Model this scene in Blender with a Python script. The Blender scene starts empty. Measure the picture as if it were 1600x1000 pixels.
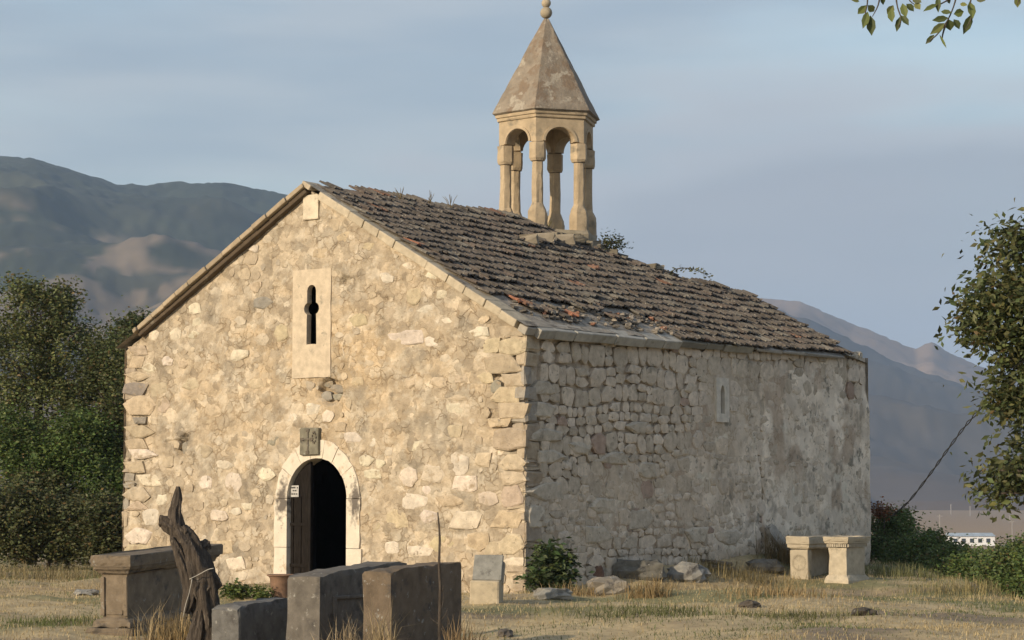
import bpy, math, random
import numpy as np
from mathutils import Vector, Matrix

S = bpy.context.scene
COL = S.collection
rng = np.random.default_rng(7)
rd = random.Random(11)
R = math.radians

# ------------------------------------------------------------------ camera
FPX = 3600.0                      # focal length in pixels of the 1600 px wide photograph
EYE = 1.5
PITCH = math.atan(270.0 / FPX)    # horizon lies on row 770
cam_d = bpy.data.cameras.new('camera')
cam_d.sensor_width = 36.0
cam_d.sensor_fit = 'HORIZONTAL'
cam_d.lens = FPX / 1600.0 * 36.0
cam_d.clip_start = 0.3
cam_d.clip_end = 40000.0
cam = bpy.data.objects.new('camera', cam_d)
cam.location = (0, 0, EYE)
cam.rotation_euler = (math.pi / 2 + PITCH, 0, 0)
COL.objects.link(cam)
S.camera = cam

# ------------------------------------------------------------------ sky and sun
SUN_AZ = R(43.0)                  # travel direction of the light, from +X towards +Y
SUN_EL = R(19.0)
travel = Vector((math.cos(SUN_AZ) * math.cos(SUN_EL), math.sin(SUN_AZ) * math.cos(SUN_EL), -math.sin(SUN_EL)))
to_sun = -travel
world = bpy.data.worlds.new('World')
S.world = world
world.use_nodes = True
wn, wl = world.node_tree.nodes, world.node_tree.links
wn.clear()
w_out = wn.new('ShaderNodeOutputWorld')
w_bg = wn.new('ShaderNodeBackground')
w_bg.inputs['Strength'].default_value = 0.12
sky = wn.new('ShaderNodeTexSky')
sky.sky_type = 'NISHITA'
sky.sun_disc = False
sky.sun_elevation = SUN_EL
sky.sun_rotation = math.atan2(to_sun.x, to_sun.y)
sky.altitude = 600
sky.air_density = 1.3
sky.dust_density = 2.5
# thin high cloud: a soft veil, and a grey lilac bank lying low with a brighter rim
def wnode(t, **kw):
    n = wn.new(t)
    for k, v in kw.items():
        if k in n.inputs: n.inputs[k].default_value = v
        else: setattr(n, k, v)
    return n


def wmath(op, a, b=None, c=None):
    n = wn.new('ShaderNodeMath'); n.operation = op
    for i, x in enumerate((a, b, c)):
        if x is None: continue
        if isinstance(x, (int, float)): n.inputs[i].default_value = x
        else: wl.new(x, n.inputs[i])
    return n.outputs[0]


def wramp(fac, lo, hi):
    n = wnode('ShaderNodeMapRange', interpolation_type='SMOOTHSTEP')
    n.inputs['From Min'].default_value = lo; n.inputs['From Max'].default_value = hi
    wl.new(fac, n.inputs['Value'])
    return n.outputs['Result']


def wmix(fac, a, b):
    n = wn.new('ShaderNodeMixRGB')
    wl.new(fac, n.inputs['Fac'])
    for k, x in ((1, a), (2, b)):
        if isinstance(x, tuple): n.inputs['Color%d' % k].default_value = (*x, 1)
        else: wl.new(x, n.inputs['Color%d' % k])
    return n.outputs['Color']


def wnoise(scale, stretch, detail=6, rot=0.0):
    m = wn.new('ShaderNodeMapping'); m.inputs['Scale'].default_value = stretch; m.inputs['Rotation'].default_value = (0, rot, 0)
    n = wnode('ShaderNodeTexNoise'); n.inputs['Scale'].default_value = scale; n.inputs['Detail'].default_value = detail; n.inputs['Roughness'].default_value = 0.5
    wl.new(tc.outputs['Generated'], m.inputs['Vector']); wl.new(m.outputs['Vector'], n.inputs['Vector'])
    return n.outputs['Fac']


tc = wn.new('ShaderNodeTexCoord')
sx = wn.new('ShaderNodeSeparateXYZ'); wl.new(tc.outputs['Generated'], sx.inputs[0])
veil = wnoise(2.2, (1.5, 1.5, 6.0), 6, R(-9))
streak = wnoise(3.2, (1.6, 1.6, 11.0), 7, R(-11))
warp = wnoise(3.0, (1.0, 1.0, 2.0), 5)
# elevation above the bank's upper edge, which wanders with the noise
edge = wmath('SUBTRACT', wmath('SUBTRACT', sx.outputs['Z'], wmath('MULTIPLY_ADD', wmath('SUBTRACT', warp, 0.5), 0.12, wmath('MULTIPLY_ADD', sx.outputs['X'], 0.15, 0.138))), wmath('MULTIPLY', wmath('SUBTRACT', streak, 0.5), 0.09))
bank = wmath('SUBTRACT', 1.0, wramp(edge, -0.03, 0.022))
rim = wmath('MULTIPLY', wmath('SUBTRACT', 1.0, wramp(wmath('ABSOLUTE', edge), 0.0, 0.022)), 0.35)
c_veil = wmix(wramp(streak, 0.36, 0.66), (1.75, 2.0, 2.4), (2.45, 2.55, 2.75))
c = wmix(wmath('MULTIPLY_ADD', wramp(veil, 0.35, 0.65), 0.35, 0.4), sky.outputs['Color'], c_veil)
c = wmix(wmath('MULTIPLY', bank, 0.72), c, wmix(wramp(veil, 0.35, 0.68), (1.7, 1.87, 2.25), (2.05, 2.15, 2.42)))
c = wmix(rim, c, (3.1, 3.05, 3.2))
wl.new(c, w_bg.inputs['Color'])
wl.new(w_bg.outputs['Background'], w_out.inputs['Surface'])

sun_d = bpy.data.lights.new('sun', 'SUN')
sun_d.energy = 3.2
sun_d.angle = R(0.5)
sun_d.color = (1.0, 0.83, 0.61)
sun = bpy.data.objects.new('sun', sun_d)
sun.rotation_euler = travel.to_track_quat('-Z', 'Y').to_euler()
sun.location = (-40, -40, 30)
COL.objects.link(sun)

S.view_settings.view_transform = 'Standard'
S.view_settings.look = 'None'
S.view_settings.gamma = 1.0
S.view_settings.use_curve_mapping = False
S.view_settings.exposure = 0.70
S.cycles.max_bounces = 6
S.cycles.diffuse_bounces = 3
S.cycles.volume_bounces = 1
S.cycles.transparent_max_bounces = 6
S.cycles.use_adaptive_sampling = True

# ------------------------------------------------------------------ helpers
CP, SP = math.cos(PITCH), math.sin(PITCH)


def ray(px, py):
    x, u = (px - 800.0) / FPX, (500.0 - py) / FPX
    return Vector((x, CP - u * SP, SP + u * CP))


def at(px, py, Y):
    """World point on the pixel's ray at distance Y along the ground."""
    d = ray(px, py)
    return Vector((0, 0, EYE)) + d * (Y / d.y)


def project(p):
    q = Vector(p) - Vector((0, 0, EYE))
    f = q.y * CP + q.z * SP
    u = -q.y * SP + q.z * CP
    return 800 + FPX * q.x / f, 500 - FPX * u / f


def _hash(ix, iy, seed):
    n = (ix.astype(np.int64) * 374761393 + iy.astype(np.int64) * 668265263 + int(seed) * 974634777) & 0xffffffff
    n = ((n ^ (n >> 13)) * 1274126177) & 0xffffffff
    n = n ^ (n >> 16)
    return (n & 0xffff) / 65535.0


def vnoise(x, y, seed=0):
    x = np.asarray(x, float); y = np.asarray(y, float)
    ix, iy = np.floor(x), np.floor(y)
    fx, fy = x - ix, y - iy
    fx = fx * fx * (3 - 2 * fx); fy = fy * fy * (3 - 2 * fy)
    a, b = _hash(ix, iy, seed), _hash(ix + 1, iy, seed)
    c, d = _hash(ix, iy + 1, seed), _hash(ix + 1, iy + 1, seed)
    return (a * (1 - fx) + b * fx) * (1 - fy) + (c * (1 - fx) + d * fx) * fy


def fbm(x, y, octaves=4, seed=0, gain=0.5):
    v, amp, tot = 0.0, 1.0, 0.0
    x = np.asarray(x, float); y = np.asarray(y, float)
    for o in range(octaves):
        v = v + amp * vnoise(x * 2 ** o + 17.3 * o, y * 2 ** o - 9.1 * o, seed + o)
        tot += amp; amp *= gain
    return v / tot            # 0..1


def sstep(a, b, x):
    t = np.clip((np.asarray(x, float) - a) / (b - a), 0, 1)
    return t * t * (3 - 2 * t)


def mesh_obj(name, verts, faces, mat=None, parent=None, smooth=False, tone=None):
    me = bpy.data.meshes.new(name)
    verts = np.asarray(verts, float)
    if isinstance(faces, np.ndarray):
        nf, k = faces.shape
        me.vertices.add(len(verts)); me.vertices.foreach_set('co', verts.astype(np.float32).ravel())
        me.loops.add(nf * k); me.loops.foreach_set('vertex_index', faces.astype(np.int32).ravel())
        me.polygons.add(nf); me.polygons.foreach_set('loop_start', np.arange(0, nf * k, k, dtype=np.int32))
        me.update(calc_edges=True); me.validate()
    else:
        me.from_pydata([tuple(v) for v in verts], [], [tuple(f) for f in faces])
        me.update()
    if smooth:
        me.polygons.foreach_set('use_smooth', np.ones(len(me.polygons), dtype=bool))
    if tone is not None:
        a = me.color_attributes.new('tone', 'FLOAT_COLOR', 'POINT')
        t = np.asarray(tone, float)
        if t.ndim == 1:
            t = np.tile(t, (len(verts), 1))
        a.data.foreach_set('color', np.hstack([t, np.ones((len(t), 1))]).astype(np.float32).ravel())
    if mat is not None:
        me.materials.append(mat)
    o = bpy.data.objects.new(name, me)
    COL.objects.link(o)
    if parent is not None:
        o.parent = parent
    return o


def tag(o, label=None, cat=None, group=None, kind=None):
    if label: o['label'] = label
    if cat: o['category'] = cat
    if group: o['group'] = group
    if kind: o['kind'] = kind
    return o


def empty(name, loc, rz=0.0, label=None, cat=None, group=None):
    e = bpy.data.objects.new(name, None)
    e.empty_display_size = 0.2
    e.location = loc
    e.rotation_euler = (0, 0, rz)
    COL.objects.link(e)
    return tag(e, label, cat, group)


class MB:
    """Collects pieces into one mesh."""
    def __init__(self):
        self.v, self.f, self.t = [], [], []

    def add(self, verts, faces, tone=(0.5, 0.5, 0.5)):
        b = len(self.v)
        self.v += [tuple(p) for p in verts]
        self.f += [tuple(i + b for i in f) for f in faces]
        if isinstance(tone, np.ndarray) and tone.ndim == 2:
            self.t += [tuple(x) for x in tone]
        else:
            self.t += [tuple(tone)] * len(verts)
        return self

    def build(self, name, mat, parent=None, smooth=False):
        return mesh_obj(name, self.v, self.f, mat, parent, smooth, np.array(self.t))


def box_vf(c, s, jit=0.0, bev=0.0, rot=None):
    """A box centred on c with size s; bev chamfers its edges, jit makes it uneven."""
    hx, hy, hz = s[0] / 2, s[1] / 2, s[2] / 2
    if bev <= 0:
        v = [(sx * hx, sy * hy, sz * hz) for sz in (-1, 1) for sx, sy in ((-1, -1), (1, -1), (1, 1), (-1, 1))]
        f = [(3, 2, 1, 0), (4, 5, 6, 7), (0, 1, 5, 4), (1, 2, 6, 5), (2, 3, 7, 6), (3, 0, 4, 7)]
    else:
        b = min(bev, hx * .8, hy * .8, hz * .8)
        v, f = [], []
        rings = [(-hz, b), (-hz + b, 0), (hz - b, 0), (hz, b)]
        for z, ins in rings:
            x, y = hx - ins, hy - ins
            c2 = b * 0.9
            v += [(-x + c2, -y, z), (x - c2, -y, z), (x, -y + c2, z), (x, y - c2, z), (x - c2, y, z), (-x + c2, y, z), (-x, y - c2, z), (-x, -y + c2, z)]
        for r in range(3):
            for k in range(8):
                a, b2 = r * 8 + k, r * 8 + (k + 1) % 8
                f.append((a, b2, b2 + 8, a + 8))
        f.append(tuple(range(7, -1, -1))); f.append(tuple(range(24, 32)))
    out = []
    for p in v:
        q = Vector(p) + Vector((rd.uniform(-jit, jit), rd.uniform(-jit, jit), rd.uniform(-jit, jit)))
        if rot is not None:
            q = rot @ q
        out.append(tuple(q + Vector(c)))
    return out, f


def tube_vf(path, radii, n=8, rough=0.0, ridges=0.0, cap=True, seed=0):
    pts = [Vector(p) for p in path]
    v, f = [], []
    up = Vector((0.13, 0.97, 0.21))
    for i, p in enumerate(pts):
        d = (pts[min(i + 1, len(pts) - 1)] - pts[max(i - 1, 0)]).normalized()
        a = d.cross(up)
        if a.length < 1e-3:
            a = d.cross(Vector((1, 0, 0)))
        a.normalize(); b = d.cross(a)
        for k in range(n):
            th = 2 * math.pi * k / n
            r = radii[i] * (1 + ridges * math.sin(5 * th + i * 0.25 + seed) * 0.6 + ridges * 0.5 * math.sin(9 * th - i * 0.18) + rough * rd.uniform(-1, 1))
            v.append(p + (a * math.cos(th) + b * math.sin(th)) * r)
    m = len(pts)
    for i in range(m - 1):
        for k in range(n):
            k2 = (k + 1) % n
            f.append((i * n + k, i * n + k2, (i + 1) * n + k2, (i + 1) * n + k))
    if cap:
        f.append(tuple(range(n - 1, -1, -1))); f.append(tuple((m - 1) * n + k for k in range(n)))
    return v, f


def smooth_path(pts, radii, sub=4):
    """Catmull-Rom resampling of a path with radii."""
    P = [Vector(p) for p in pts]
    op, orad = [], []
    for i in range(len(P) - 1):
        p0, p1, p2, p3 = P[max(i - 1, 0)], P[i], P[i + 1], P[min(i + 2, len(P) - 1)]
        for k in range(sub):
            t = k / sub
            q = 0.5 * ((2 * p1) + (p2 - p0) * t + (2 * p0 - 5 * p1 + 4 * p2 - p3) * t * t + (3 * p1 - p0 - 3 * p2 + p3) * t ** 3)
            op.append(q); orad.append(radii[i] * (1 - t) + radii[i + 1] * t)
    op.append(P[-1]); orad.append(radii[-1])
    return op, orad


def weather(o, amp=0.008, chip=0.03, cuts=3, freq=6.0, smooth=False):
    """Wear an object: finer mesh, uneven faces, chipped edges."""
    import bmesh
    from mathutils import noise as mn
    me = o.data
    bm = bmesh.new(); bm.from_mesh(me)
    bmesh.ops.recalc_face_normals(bm, faces=bm.faces)
    sharp = [e for e in bm.edges if len(e.link_faces) == 2 and e.calc_face_angle(0) > .6]
    lay = bm.verts.layers.float.new('edge')
    for e in sharp:
        for v_ in e.verts: v_[lay] = 1.0
    mark = set(sharp)
    res = bmesh.ops.subdivide_edges(bm, edges=bm.edges[:], cuts=cuts, use_grid_fill=True)
    bm.normal_update()
    sh = set()
    for e in bm.edges:
        if len(e.link_faces) == 2 and e.calc_face_angle(0) > .6:
            sh.update(e.verts)
    off = Vector((rd.uniform(0, 50), rd.uniform(0, 50), rd.uniform(0, 50)))
    for v_ in bm.verts:
        p = v_.co * freq + off
        d = (mn.noise(p) * .7 + mn.noise(p * 2.3) * .4) * amp
        if v_ in sh:
            d -= max(0.0, mn.noise(p * 1.3 + Vector((7, 3, 1))) + .12) * chip
        v_.co += v_.normal * d
    bm.to_mesh(me); bm.free()
    if smooth:
        me.polygons.foreach_set('use_smooth', np.ones(len(me.polygons), dtype=bool))
    me.update()
    return o


# ------------------------------------------------------------------ materials
def material(name, rubble=0.0, rough=0.92, scale=6.0, lo=0.72, hi=1.18, bump=0.35, bscale=30.0, bdist=0.02, spots=(), color=None, stretch=(1, 1, 1), translucent=0.0, metallic=0.0, spec=0.25):
    """Base colour = the mesh's own 'tone' (or one colour), broken up by noise; spots are patches (colour, scale, threshold, softness)."""
    m = bpy.data.materials.new(name)
    m.use_nodes = True
    n, l = m.node_tree.nodes, m.node_tree.links
    n.clear()
    out = n.new('ShaderNodeOutputMaterial')
    p = n.new('ShaderNodeBsdfPrincipled')
    p.inputs['Roughness'].default_value = rough
    p.inputs['Metallic'].default_value = metallic
    p.inputs['Specular IOR Level'].default_value = spec
    t = n.new('ShaderNodeTexCoord')
    mpn = n.new('ShaderNodeMapping')
    mpn.inputs['Scale'].default_value = stretch
    l.new(t.outputs['Object'], mpn.inputs['Vector'])
    if color is None:
        a = n.new('ShaderNodeAttribute'); a.attribute_name = 'tone'
        base = a.outputs['Color']
    else:
        c = n.new('ShaderNodeRGB'); c.outputs[0].default_value = (*color, 1)
        base = c.outputs[0]
    nz = n.new('ShaderNodeTexNoise')
    nz.inputs['Scale'].default_value = scale; nz.inputs['Detail'].default_value = 8; nz.inputs['Roughness'].default_value = 0.62
    l.new(mpn.outputs['Vector'], nz.inputs['Vector'])
    r = n.new('ShaderNodeMapRange')
    r.inputs['From Min'].default_value = 0.28; r.inputs['From Max'].default_value = 0.72
    r.inputs['To Min'].default_value = lo; r.inputs['To Max'].default_value = hi
    l.new(nz.outputs['Fac'], r.inputs['Value'])
    mul = n.new('ShaderNodeVectorMath'); mul.operation = 'SCALE'
    l.new(base, mul.inputs[0]); l.new(r.outputs['Result'], mul.inputs['Scale'])
    cur = mul.outputs['Vector']
    for k, (scol, ssc, thr, soft) in enumerate(spots):
        sn = n.new('ShaderNodeTexNoise')
        sn.inputs['Scale'].default_value = ssc; sn.inputs['Detail'].default_value = 6; sn.inputs['Roughness'].default_value = 0.65
        off = n.new('ShaderNodeVectorMath'); off.operation = 'ADD'; off.inputs[1].default_value = (13.1 * (k + 1), 7.7 * k, 3.3)
        l.new(mpn.outputs['Vector'], off.inputs[0]); l.new(off.outputs['Vector'], sn.inputs['Vector'])
        sr = n.new('ShaderNodeMapRange')
        sr.inputs['From Min'].default_value = thr; sr.inputs['From Max'].default_value = thr + soft
        l.new(sn.outputs['Fac'], sr.inputs['Value'])
        mx = n.new('ShaderNodeMixRGB')
        l.new(sr.outputs['Result'], mx.inputs['Fac']); l.new(cur, mx.inputs['Color1'])
        mx.inputs['Color2'].default_value = (*scol, 1)
        cur = mx.outputs['Color']
    vor = None
    if rubble > 0:      # small broken chips set in the mortar: relief and hairline joints
        wn_ = n.new('ShaderNodeTexNoise'); wn_.inputs['Scale'].default_value = 5.0; wn_.inputs['Detail'].default_value = 4
        l.new(mpn.outputs['Vector'], wn_.inputs['Vector'])
        wa = n.new('ShaderNodeVectorMath'); wa.operation = 'MULTIPLY_ADD'; wa.inputs[1].default_value = (.35, .35, .35)
        l.new(wn_.outputs['Color'], wa.inputs[0]); l.new(mpn.outputs['Vector'], wa.inputs[2])
        vo = n.new('ShaderNodeTexVoronoi'); vo.feature = 'DISTANCE_TO_EDGE'; vo.inputs['Scale'].default_value = 5.5
        l.new(wa.outputs['Vector'], vo.inputs['Vector'])
        vc = n.new('ShaderNodeTexVoronoi'); vc.feature = 'F1'; vc.inputs['Scale'].default_value = 5.5
        l.new(wa.outputs['Vector'], vc.inputs['Vector'])
        vor = n.new('ShaderNodeMapRange'); vor.inputs['From Min'].default_value = 0.0; vor.inputs['From Max'].default_value = 0.09
        l.new(vo.outputs['Distance'], vor.inputs['Value'])
        # joints are patchy: smeared over in places
        pn = n.new('ShaderNodeTexNoise'); pn.inputs['Scale'].default_value = 2.3; pn.inputs['Detail'].default_value = 5
        l.new(mpn.outputs['Vector'], pn.inputs['Vector'])
        pm_ = n.new('ShaderNodeMapRange'); pm_.inputs['From Min'].default_value = 0.42; pm_.inputs['From Max'].default_value = 0.62
        l.new(pn.outputs['Fac'], pm_.inputs['Value'])
        inv = n.new('ShaderNodeMath'); inv.operation = 'SUBTRACT'; inv.inputs[0].default_value = 1.0
        l.new(vor.outputs['Result'], inv.inputs[1])
        jo = n.new('ShaderNodeMath'); jo.operation = 'MULTIPLY'
        l.new(inv.outputs[0], jo.inputs[0]); l.new(pm_.outputs['Result'], jo.inputs[1])
        sep = n.new('ShaderNodeSeparateColor'); l.new(vc.outputs['Color'], sep.inputs['Color'])
        ch = n.new('ShaderNodeMapRange'); ch.inputs['To Min'].default_value = 1 - .22 * rubble; ch.inputs['To Max'].default_value = 1 + .2 * rubble
        l.new(sep.outputs['Red'], ch.inputs['Value'])
        m1 = n.new('ShaderNodeVectorMath'); m1.operation = 'SCALE'
        l.new(cur, m1.inputs[0]); l.new(ch.outputs['Result'], m1.inputs['Scale'])
        mj = n.new('ShaderNodeMixRGB'); mj.blend_type = 'MULTIPLY'; mj.inputs['Color2'].default_value = (.72, .66, .58, 1)
        l.new(jo.outputs[0], mj.inputs['Fac']); l.new(m1.outputs['Vector'], mj.inputs['Color1'])
        cur = mj.outputs['Color']
    l.new(cur, p.inputs['Base Color'])
    if bump > 0:
        bn = n.new('ShaderNodeTexNoise')
        bn.inputs['Scale'].default_value = bscale; bn.inputs['Detail'].default_value = 7; bn.inputs['Roughness'].default_value = 0.65
        l.new(mpn.outputs['Vector'], bn.inputs['Vector'])
        bp = n.new('ShaderNodeBump')
        bp.inputs['Strength'].default_value = bump; bp.inputs['Distance'].default_value = bdist
        if vor is not None:
            hs = n.new('ShaderNodeMath'); hs.operation = 'MULTIPLY_ADD'; hs.inputs[1].default_value = -0.4 * rubble
            l.new(jo.outputs[0], hs.inputs[0]); l.new(bn.outputs['Fac'], hs.inputs[2])
            l.new(hs.outputs[0], bp.inputs['Height'])
        else:
            l.new(bn.outputs['Fac'], bp.inputs['Height'])
        l.new(bp.outputs['Normal'], p.inputs['Normal'])
    if translucent > 0:
        tr = n.new('ShaderNodeBsdfTranslucent'); l.new(cur, tr.inputs['Color'])
        ms = n.new('ShaderNodeMixShader'); ms.inputs['Fac'].default_value = translucent
        l.new(p.outputs['BSDF'], ms.inputs[1]); l.new(tr.outputs['BSDF'], ms.inputs[2])
        l.new(ms.outputs['Shader'], out.inputs['Surface'])
    else:
        l.new(p.outputs['BSDF'], out.inputs['Surface'])
    return m


M_wall = material('wall_mortar', rubble=1.0, scale=4.5, lo=0.64, hi=1.14, bump=0.8, bscale=17, bdist=0.04, spots=(((0.27, 0.215, 0.145), 9.0, 0.60, 0.08),))
M_stone = material('wall_stone', scale=7.0, lo=0.66, hi=1.14, bump=0.7, bscale=20, bdist=0.03, spots=(((0.33, 0.26, 0.175), 4.0, 0.56, 0.10), ((0.25, 0.21, 0.155), 14.0, 0.62, 0.06)))
M_grey_stone = material('shaded_wall_stone', scale=9.0, lo=0.7, hi=1.18, bump=0.5, bscale=26, bdist=0.02, spots=(((0.25, 0.225, 0.175), 3.5, 0.58, 0.12), ((0.20, 0.18, 0.14), 13.0, 0.62, 0.06)))
M_plaster = material('lime_plaster', rubble=.45, scale=3.0, lo=0.78, hi=1.15, bump=0.5, bscale=24, bdist=0.02, spots=(((0.27, 0.245, 0.195), 3.6, 0.58, 0.07), ((0.64, 0.585, 0.475), 1.9, 0.58, 0.08), ((0.16, 0.145, 0.12), 7.5, 0.63, 0.05)))
M_slab = material('dressed_slab', scale=7.0, lo=0.75, hi=1.15, bump=0.4, bscale=28, bdist=0.015, spots=(((0.24, 0.22, 0.17), 4.0, 0.6, 0.1),))
M_tile = material('roof_tile_clay', scale=14.0, lo=0.6, hi=1.3, bump=0.6, bscale=45, bdist=0.02, spots=(((0.30, 0.28, 0.23), 26.0, 0.60, 0.05), ((0.05, 0.045, 0.04), 5.0, 0.57, 0.10), ((0.26, 0.22, 0.07), 3.0, 0.72, 0.04)))
M_tower = material('tower_stone', scale=5.0, lo=0.72, hi=1.18, bump=0.45, bscale=25, bdist=0.015, spots=(((0.22, 0.19, 0.14), 3.6, 0.58, 0.12), ((0.50, 0.44, 0.34), 6.0, 0.66, 0.05)))
M_spire = material('spire_stone', scale=4.0, lo=0.66, hi=1.2, bump=0.6, bscale=18, bdist=0.03, spots=(((0.20, 0.15, 0.105), 2.6, 0.52, 0.08), ((0.35, 0.31, 0.245), 4.0, 0.56, 0.06), ((0.15, 0.12, 0.09), 11.0, 0.62, 0.06)))
M_tomb = material('tomb_stone', scale=7.0, lo=0.65, hi=1.25, bump=0.6, bscale=30, bdist=0.015, spots=(((0.065, 0.06, 0.055), 4.0, 0.56, 0.12), ((0.27, 0.26, 0.23), 12.0, 0.62, 0.06)))
M_dark_inside = material('interior_black', color=(0.012, 0.011, 0.010), scale=5, lo=0.6, hi=1.6, bump=0.3, rough=0.8)  # darkness of the church's inside, put into the surface colour
M_door = material('near_black_door_wood', color=(0.011, 0.009, 0.0075), scale=6, lo=0.4, hi=2.2, bump=0.4, bscale=20, stretch=(8, 8, 1), rough=0.8, spec=0.08)  # near black wood for the leaf, battens and edge
M_paper = material('paper_notice', color=(0.42, 0.41, 0.39), scale=20, bump=0)
M_ink = material('notice_ink', color=(0.05, 0.05, 0.05), bump=0)
M_leaf = material('leaf', rough=0.55, scale=3.0, lo=0.8, hi=1.2, bump=0, translucent=0.28, spec=0.3)
M_grass = material('dry_grass', rough=0.8, scale=1.0, lo=0.85, hi=1.15, bump=0, translucent=0.25)
M_bark = material('bark', color=(0.085, 0.07, 0.055), scale=9, lo=0.5, hi=1.5, bump=0.8, bscale=14, bdist=0.03, stretch=(1, 1, 0.25))
M_dead = material('dead_wood', color=(0.09, 0.072, 0.056), scale=10, lo=0.35, hi=1.5, bump=1.0, bscale=12, bdist=0.04, stretch=(3.5, 3.5, 0.5), spots=(((0.26, 0.22, 0.17), 8.0, 0.6, 0.1),))
M_rust = material('rusty_iron', color=(0.21, 0.13, 0.085), scale=8, lo=0.6, hi=1.4, bump=0.3)
M_cable = material('black_cable', color=(0.02, 0.02, 0.02), bump=0, rough=0.6)
M_wire = material('pale_wire', color=(0.45, 0.42, 0.36), bump=0)
M_roofbed = material('roof_mortar_bed', scale=6, lo=0.7, hi=1.2, bump=0.7, bscale=16, bdist=0.03, color=(0.31, 0.275, 0.225), spots=(((0.15, 0.13, 0.105), 5.0, 0.52, 0.1), ((0.42, 0.39, 0.33), 9.0, 0.62, 0.05)))
M_white = material('white_wall_paint', color=(0.72, 0.73, 0.74), bump=0, scale=0.5, lo=0.9, hi=1.05)
M_tin = material('tin_roof_paint', color=(0.36, 0.42, 0.47), bump=0, scale=0.5)
M_glass = material('dark_window_glass', color=(0.05, 0.06, 0.07), bump=0, rough=0.2)
M_pole = material('weathered_pole', color=(0.30, 0.28, 0.26), bump=0)

# ------------------------------------------------------------------ the church's frame
Pc = at(820, 700, 34.0)
Pa = at(193, 700, 39.3)
C0 = Vector((Pc.x, Pc.y, 0)); A0 = Vector((Pa.x, Pa.y, 0))
W = (A0 - C0).length
ux = (C0 - A0).normalized()              # local +x: along the front, towards the lit/shaded corner
uy = Vector((-ux.y, ux.x, 0))            # local +y: into the depth
ROT = math.atan2(ux.y, ux.x)
L = 10.3


def to_local(p):
    q = Vector(p) - C0
    return Vector((q.dot(ux), q.dot(uy), q.z))


def to_world(x, y, z):
    return C0 + ux * x + uy * y + Vector((0, 0, z))


def hit_plane(px, py, p0, n):
    d = ray(px, py); o = Vector((0, 0, EYE))
    t = (Vector(p0) - o).dot(n) / d.dot(n)
    return to_local(o + d * t)


def Fr(px, py, y=0.0):
    q = hit_plane(px, py, to_world(0, y, 0), uy); return q.x, q.z


def Si(px, py, x=0.0):
    q = hit_plane(px, py, to_world(x, 0, 0), ux); return q.y, q.z


ZE = 0.5 * (Fr(820, 508)[1] + Fr(193, 545)[1])      # top of the side walls
XR = -W / 2
ZR = Fr(487, 292)[1]                                  # ridge
ALPHA = math.atan2(ZR - ZE, W / 2)
ca, sa = math.cos(ALPHA), math.sin(ALPHA)
RN = ux * sa + Vector((0, 0, ca))                     # normal of the roof's right slope


def roof_pt(y, s, h=0.0):
    """Local point on the right slope, s metres down from the ridge, h above the slope."""
    return Vector((XR + s * ca + h * sa, y, ZR - s * sa + h * ca))


def Ro(px, py, h=0.0):
    q = hit_plane(px, py, to_world(*roof_pt(0, 0, h)), RN)
    return q.y, (q.x - XR) / ca


SLEN = (W / 2) / ca

# ------------------------------------------------------------------ ground
def ground_h(x, y):
    x = np.asarray(x, float); y = np.asarray(y, float)
    near = np.exp(-((x / 40) ** 2 + ((y - 25) / 60) ** 2))
    h = (fbm(x / 3.1, y / 3.1, 3, 5) - 0.5) * 0.34 * near + (fbm(x / 0.6, y / 0.6, 3, 9) - 0.5) * 0.10 * near
    # bank of debris along the shaded side wall
    lx = (x - C0.x) * ux.x + (y - C0.y) * ux.y
    ly = (x - C0.x) * uy.x + (y - C0.y) * uy.y
    h = h + 0.42 * np.exp(-np.clip(lx, 0, None) / 0.9) * sstep(0.3, 3.0, ly) * (1 - 0.75 * sstep(6.5, 10.0, ly)) * (lx > -1)
    # low bank in front of the corner
    h = h + 0.10 * np.exp(-(((x - 2.5) / 2.6) ** 2 + ((y - 30.5) / 2.0) ** 2))
    # the hilltop falls away to the right, behind and far to the sides
    e = np.maximum.reduce([(x - 7.3) / 30.0, (y - 58) / 60.0, (-x - 30) / 60.0, (-y - 30) / 60.0])
    drop = np.clip(e, 0, 1)
    h = h - 11.5 * (1 - (1 - drop) ** 1.6)
    far = sstep(300, 1500, np.hypot(x, y))
    return h + far * (fbm(x / 400, y / 400, 3, 21) - 0.5) * 5


def gh(x, y):
    return float(ground_h(np.array([x]), np.array([y]))[0])


def ground_at(px, py):
    d = ray(px, py); o = Vector((0, 0, EYE))
    t = 15.0
    while t < 80:
        p = o + d * t
        if p.z <= gh(p.x, p.y):
            return p
        t += 0.05
    return o + d * 60


def axis(dense0, dense1, step, far0, far1):
    a = [dense0]
    s = step
    while a[0] > far0:
        s *= 1.22; a.insert(0, a[0] - s)
    while a[-1] < dense1:
        a.append(a[-1] + step)
    s = step
    while a[-1] < far1:
        s *= 1.22; a.append(a[-1] + s)
    return np.array(a)


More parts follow.
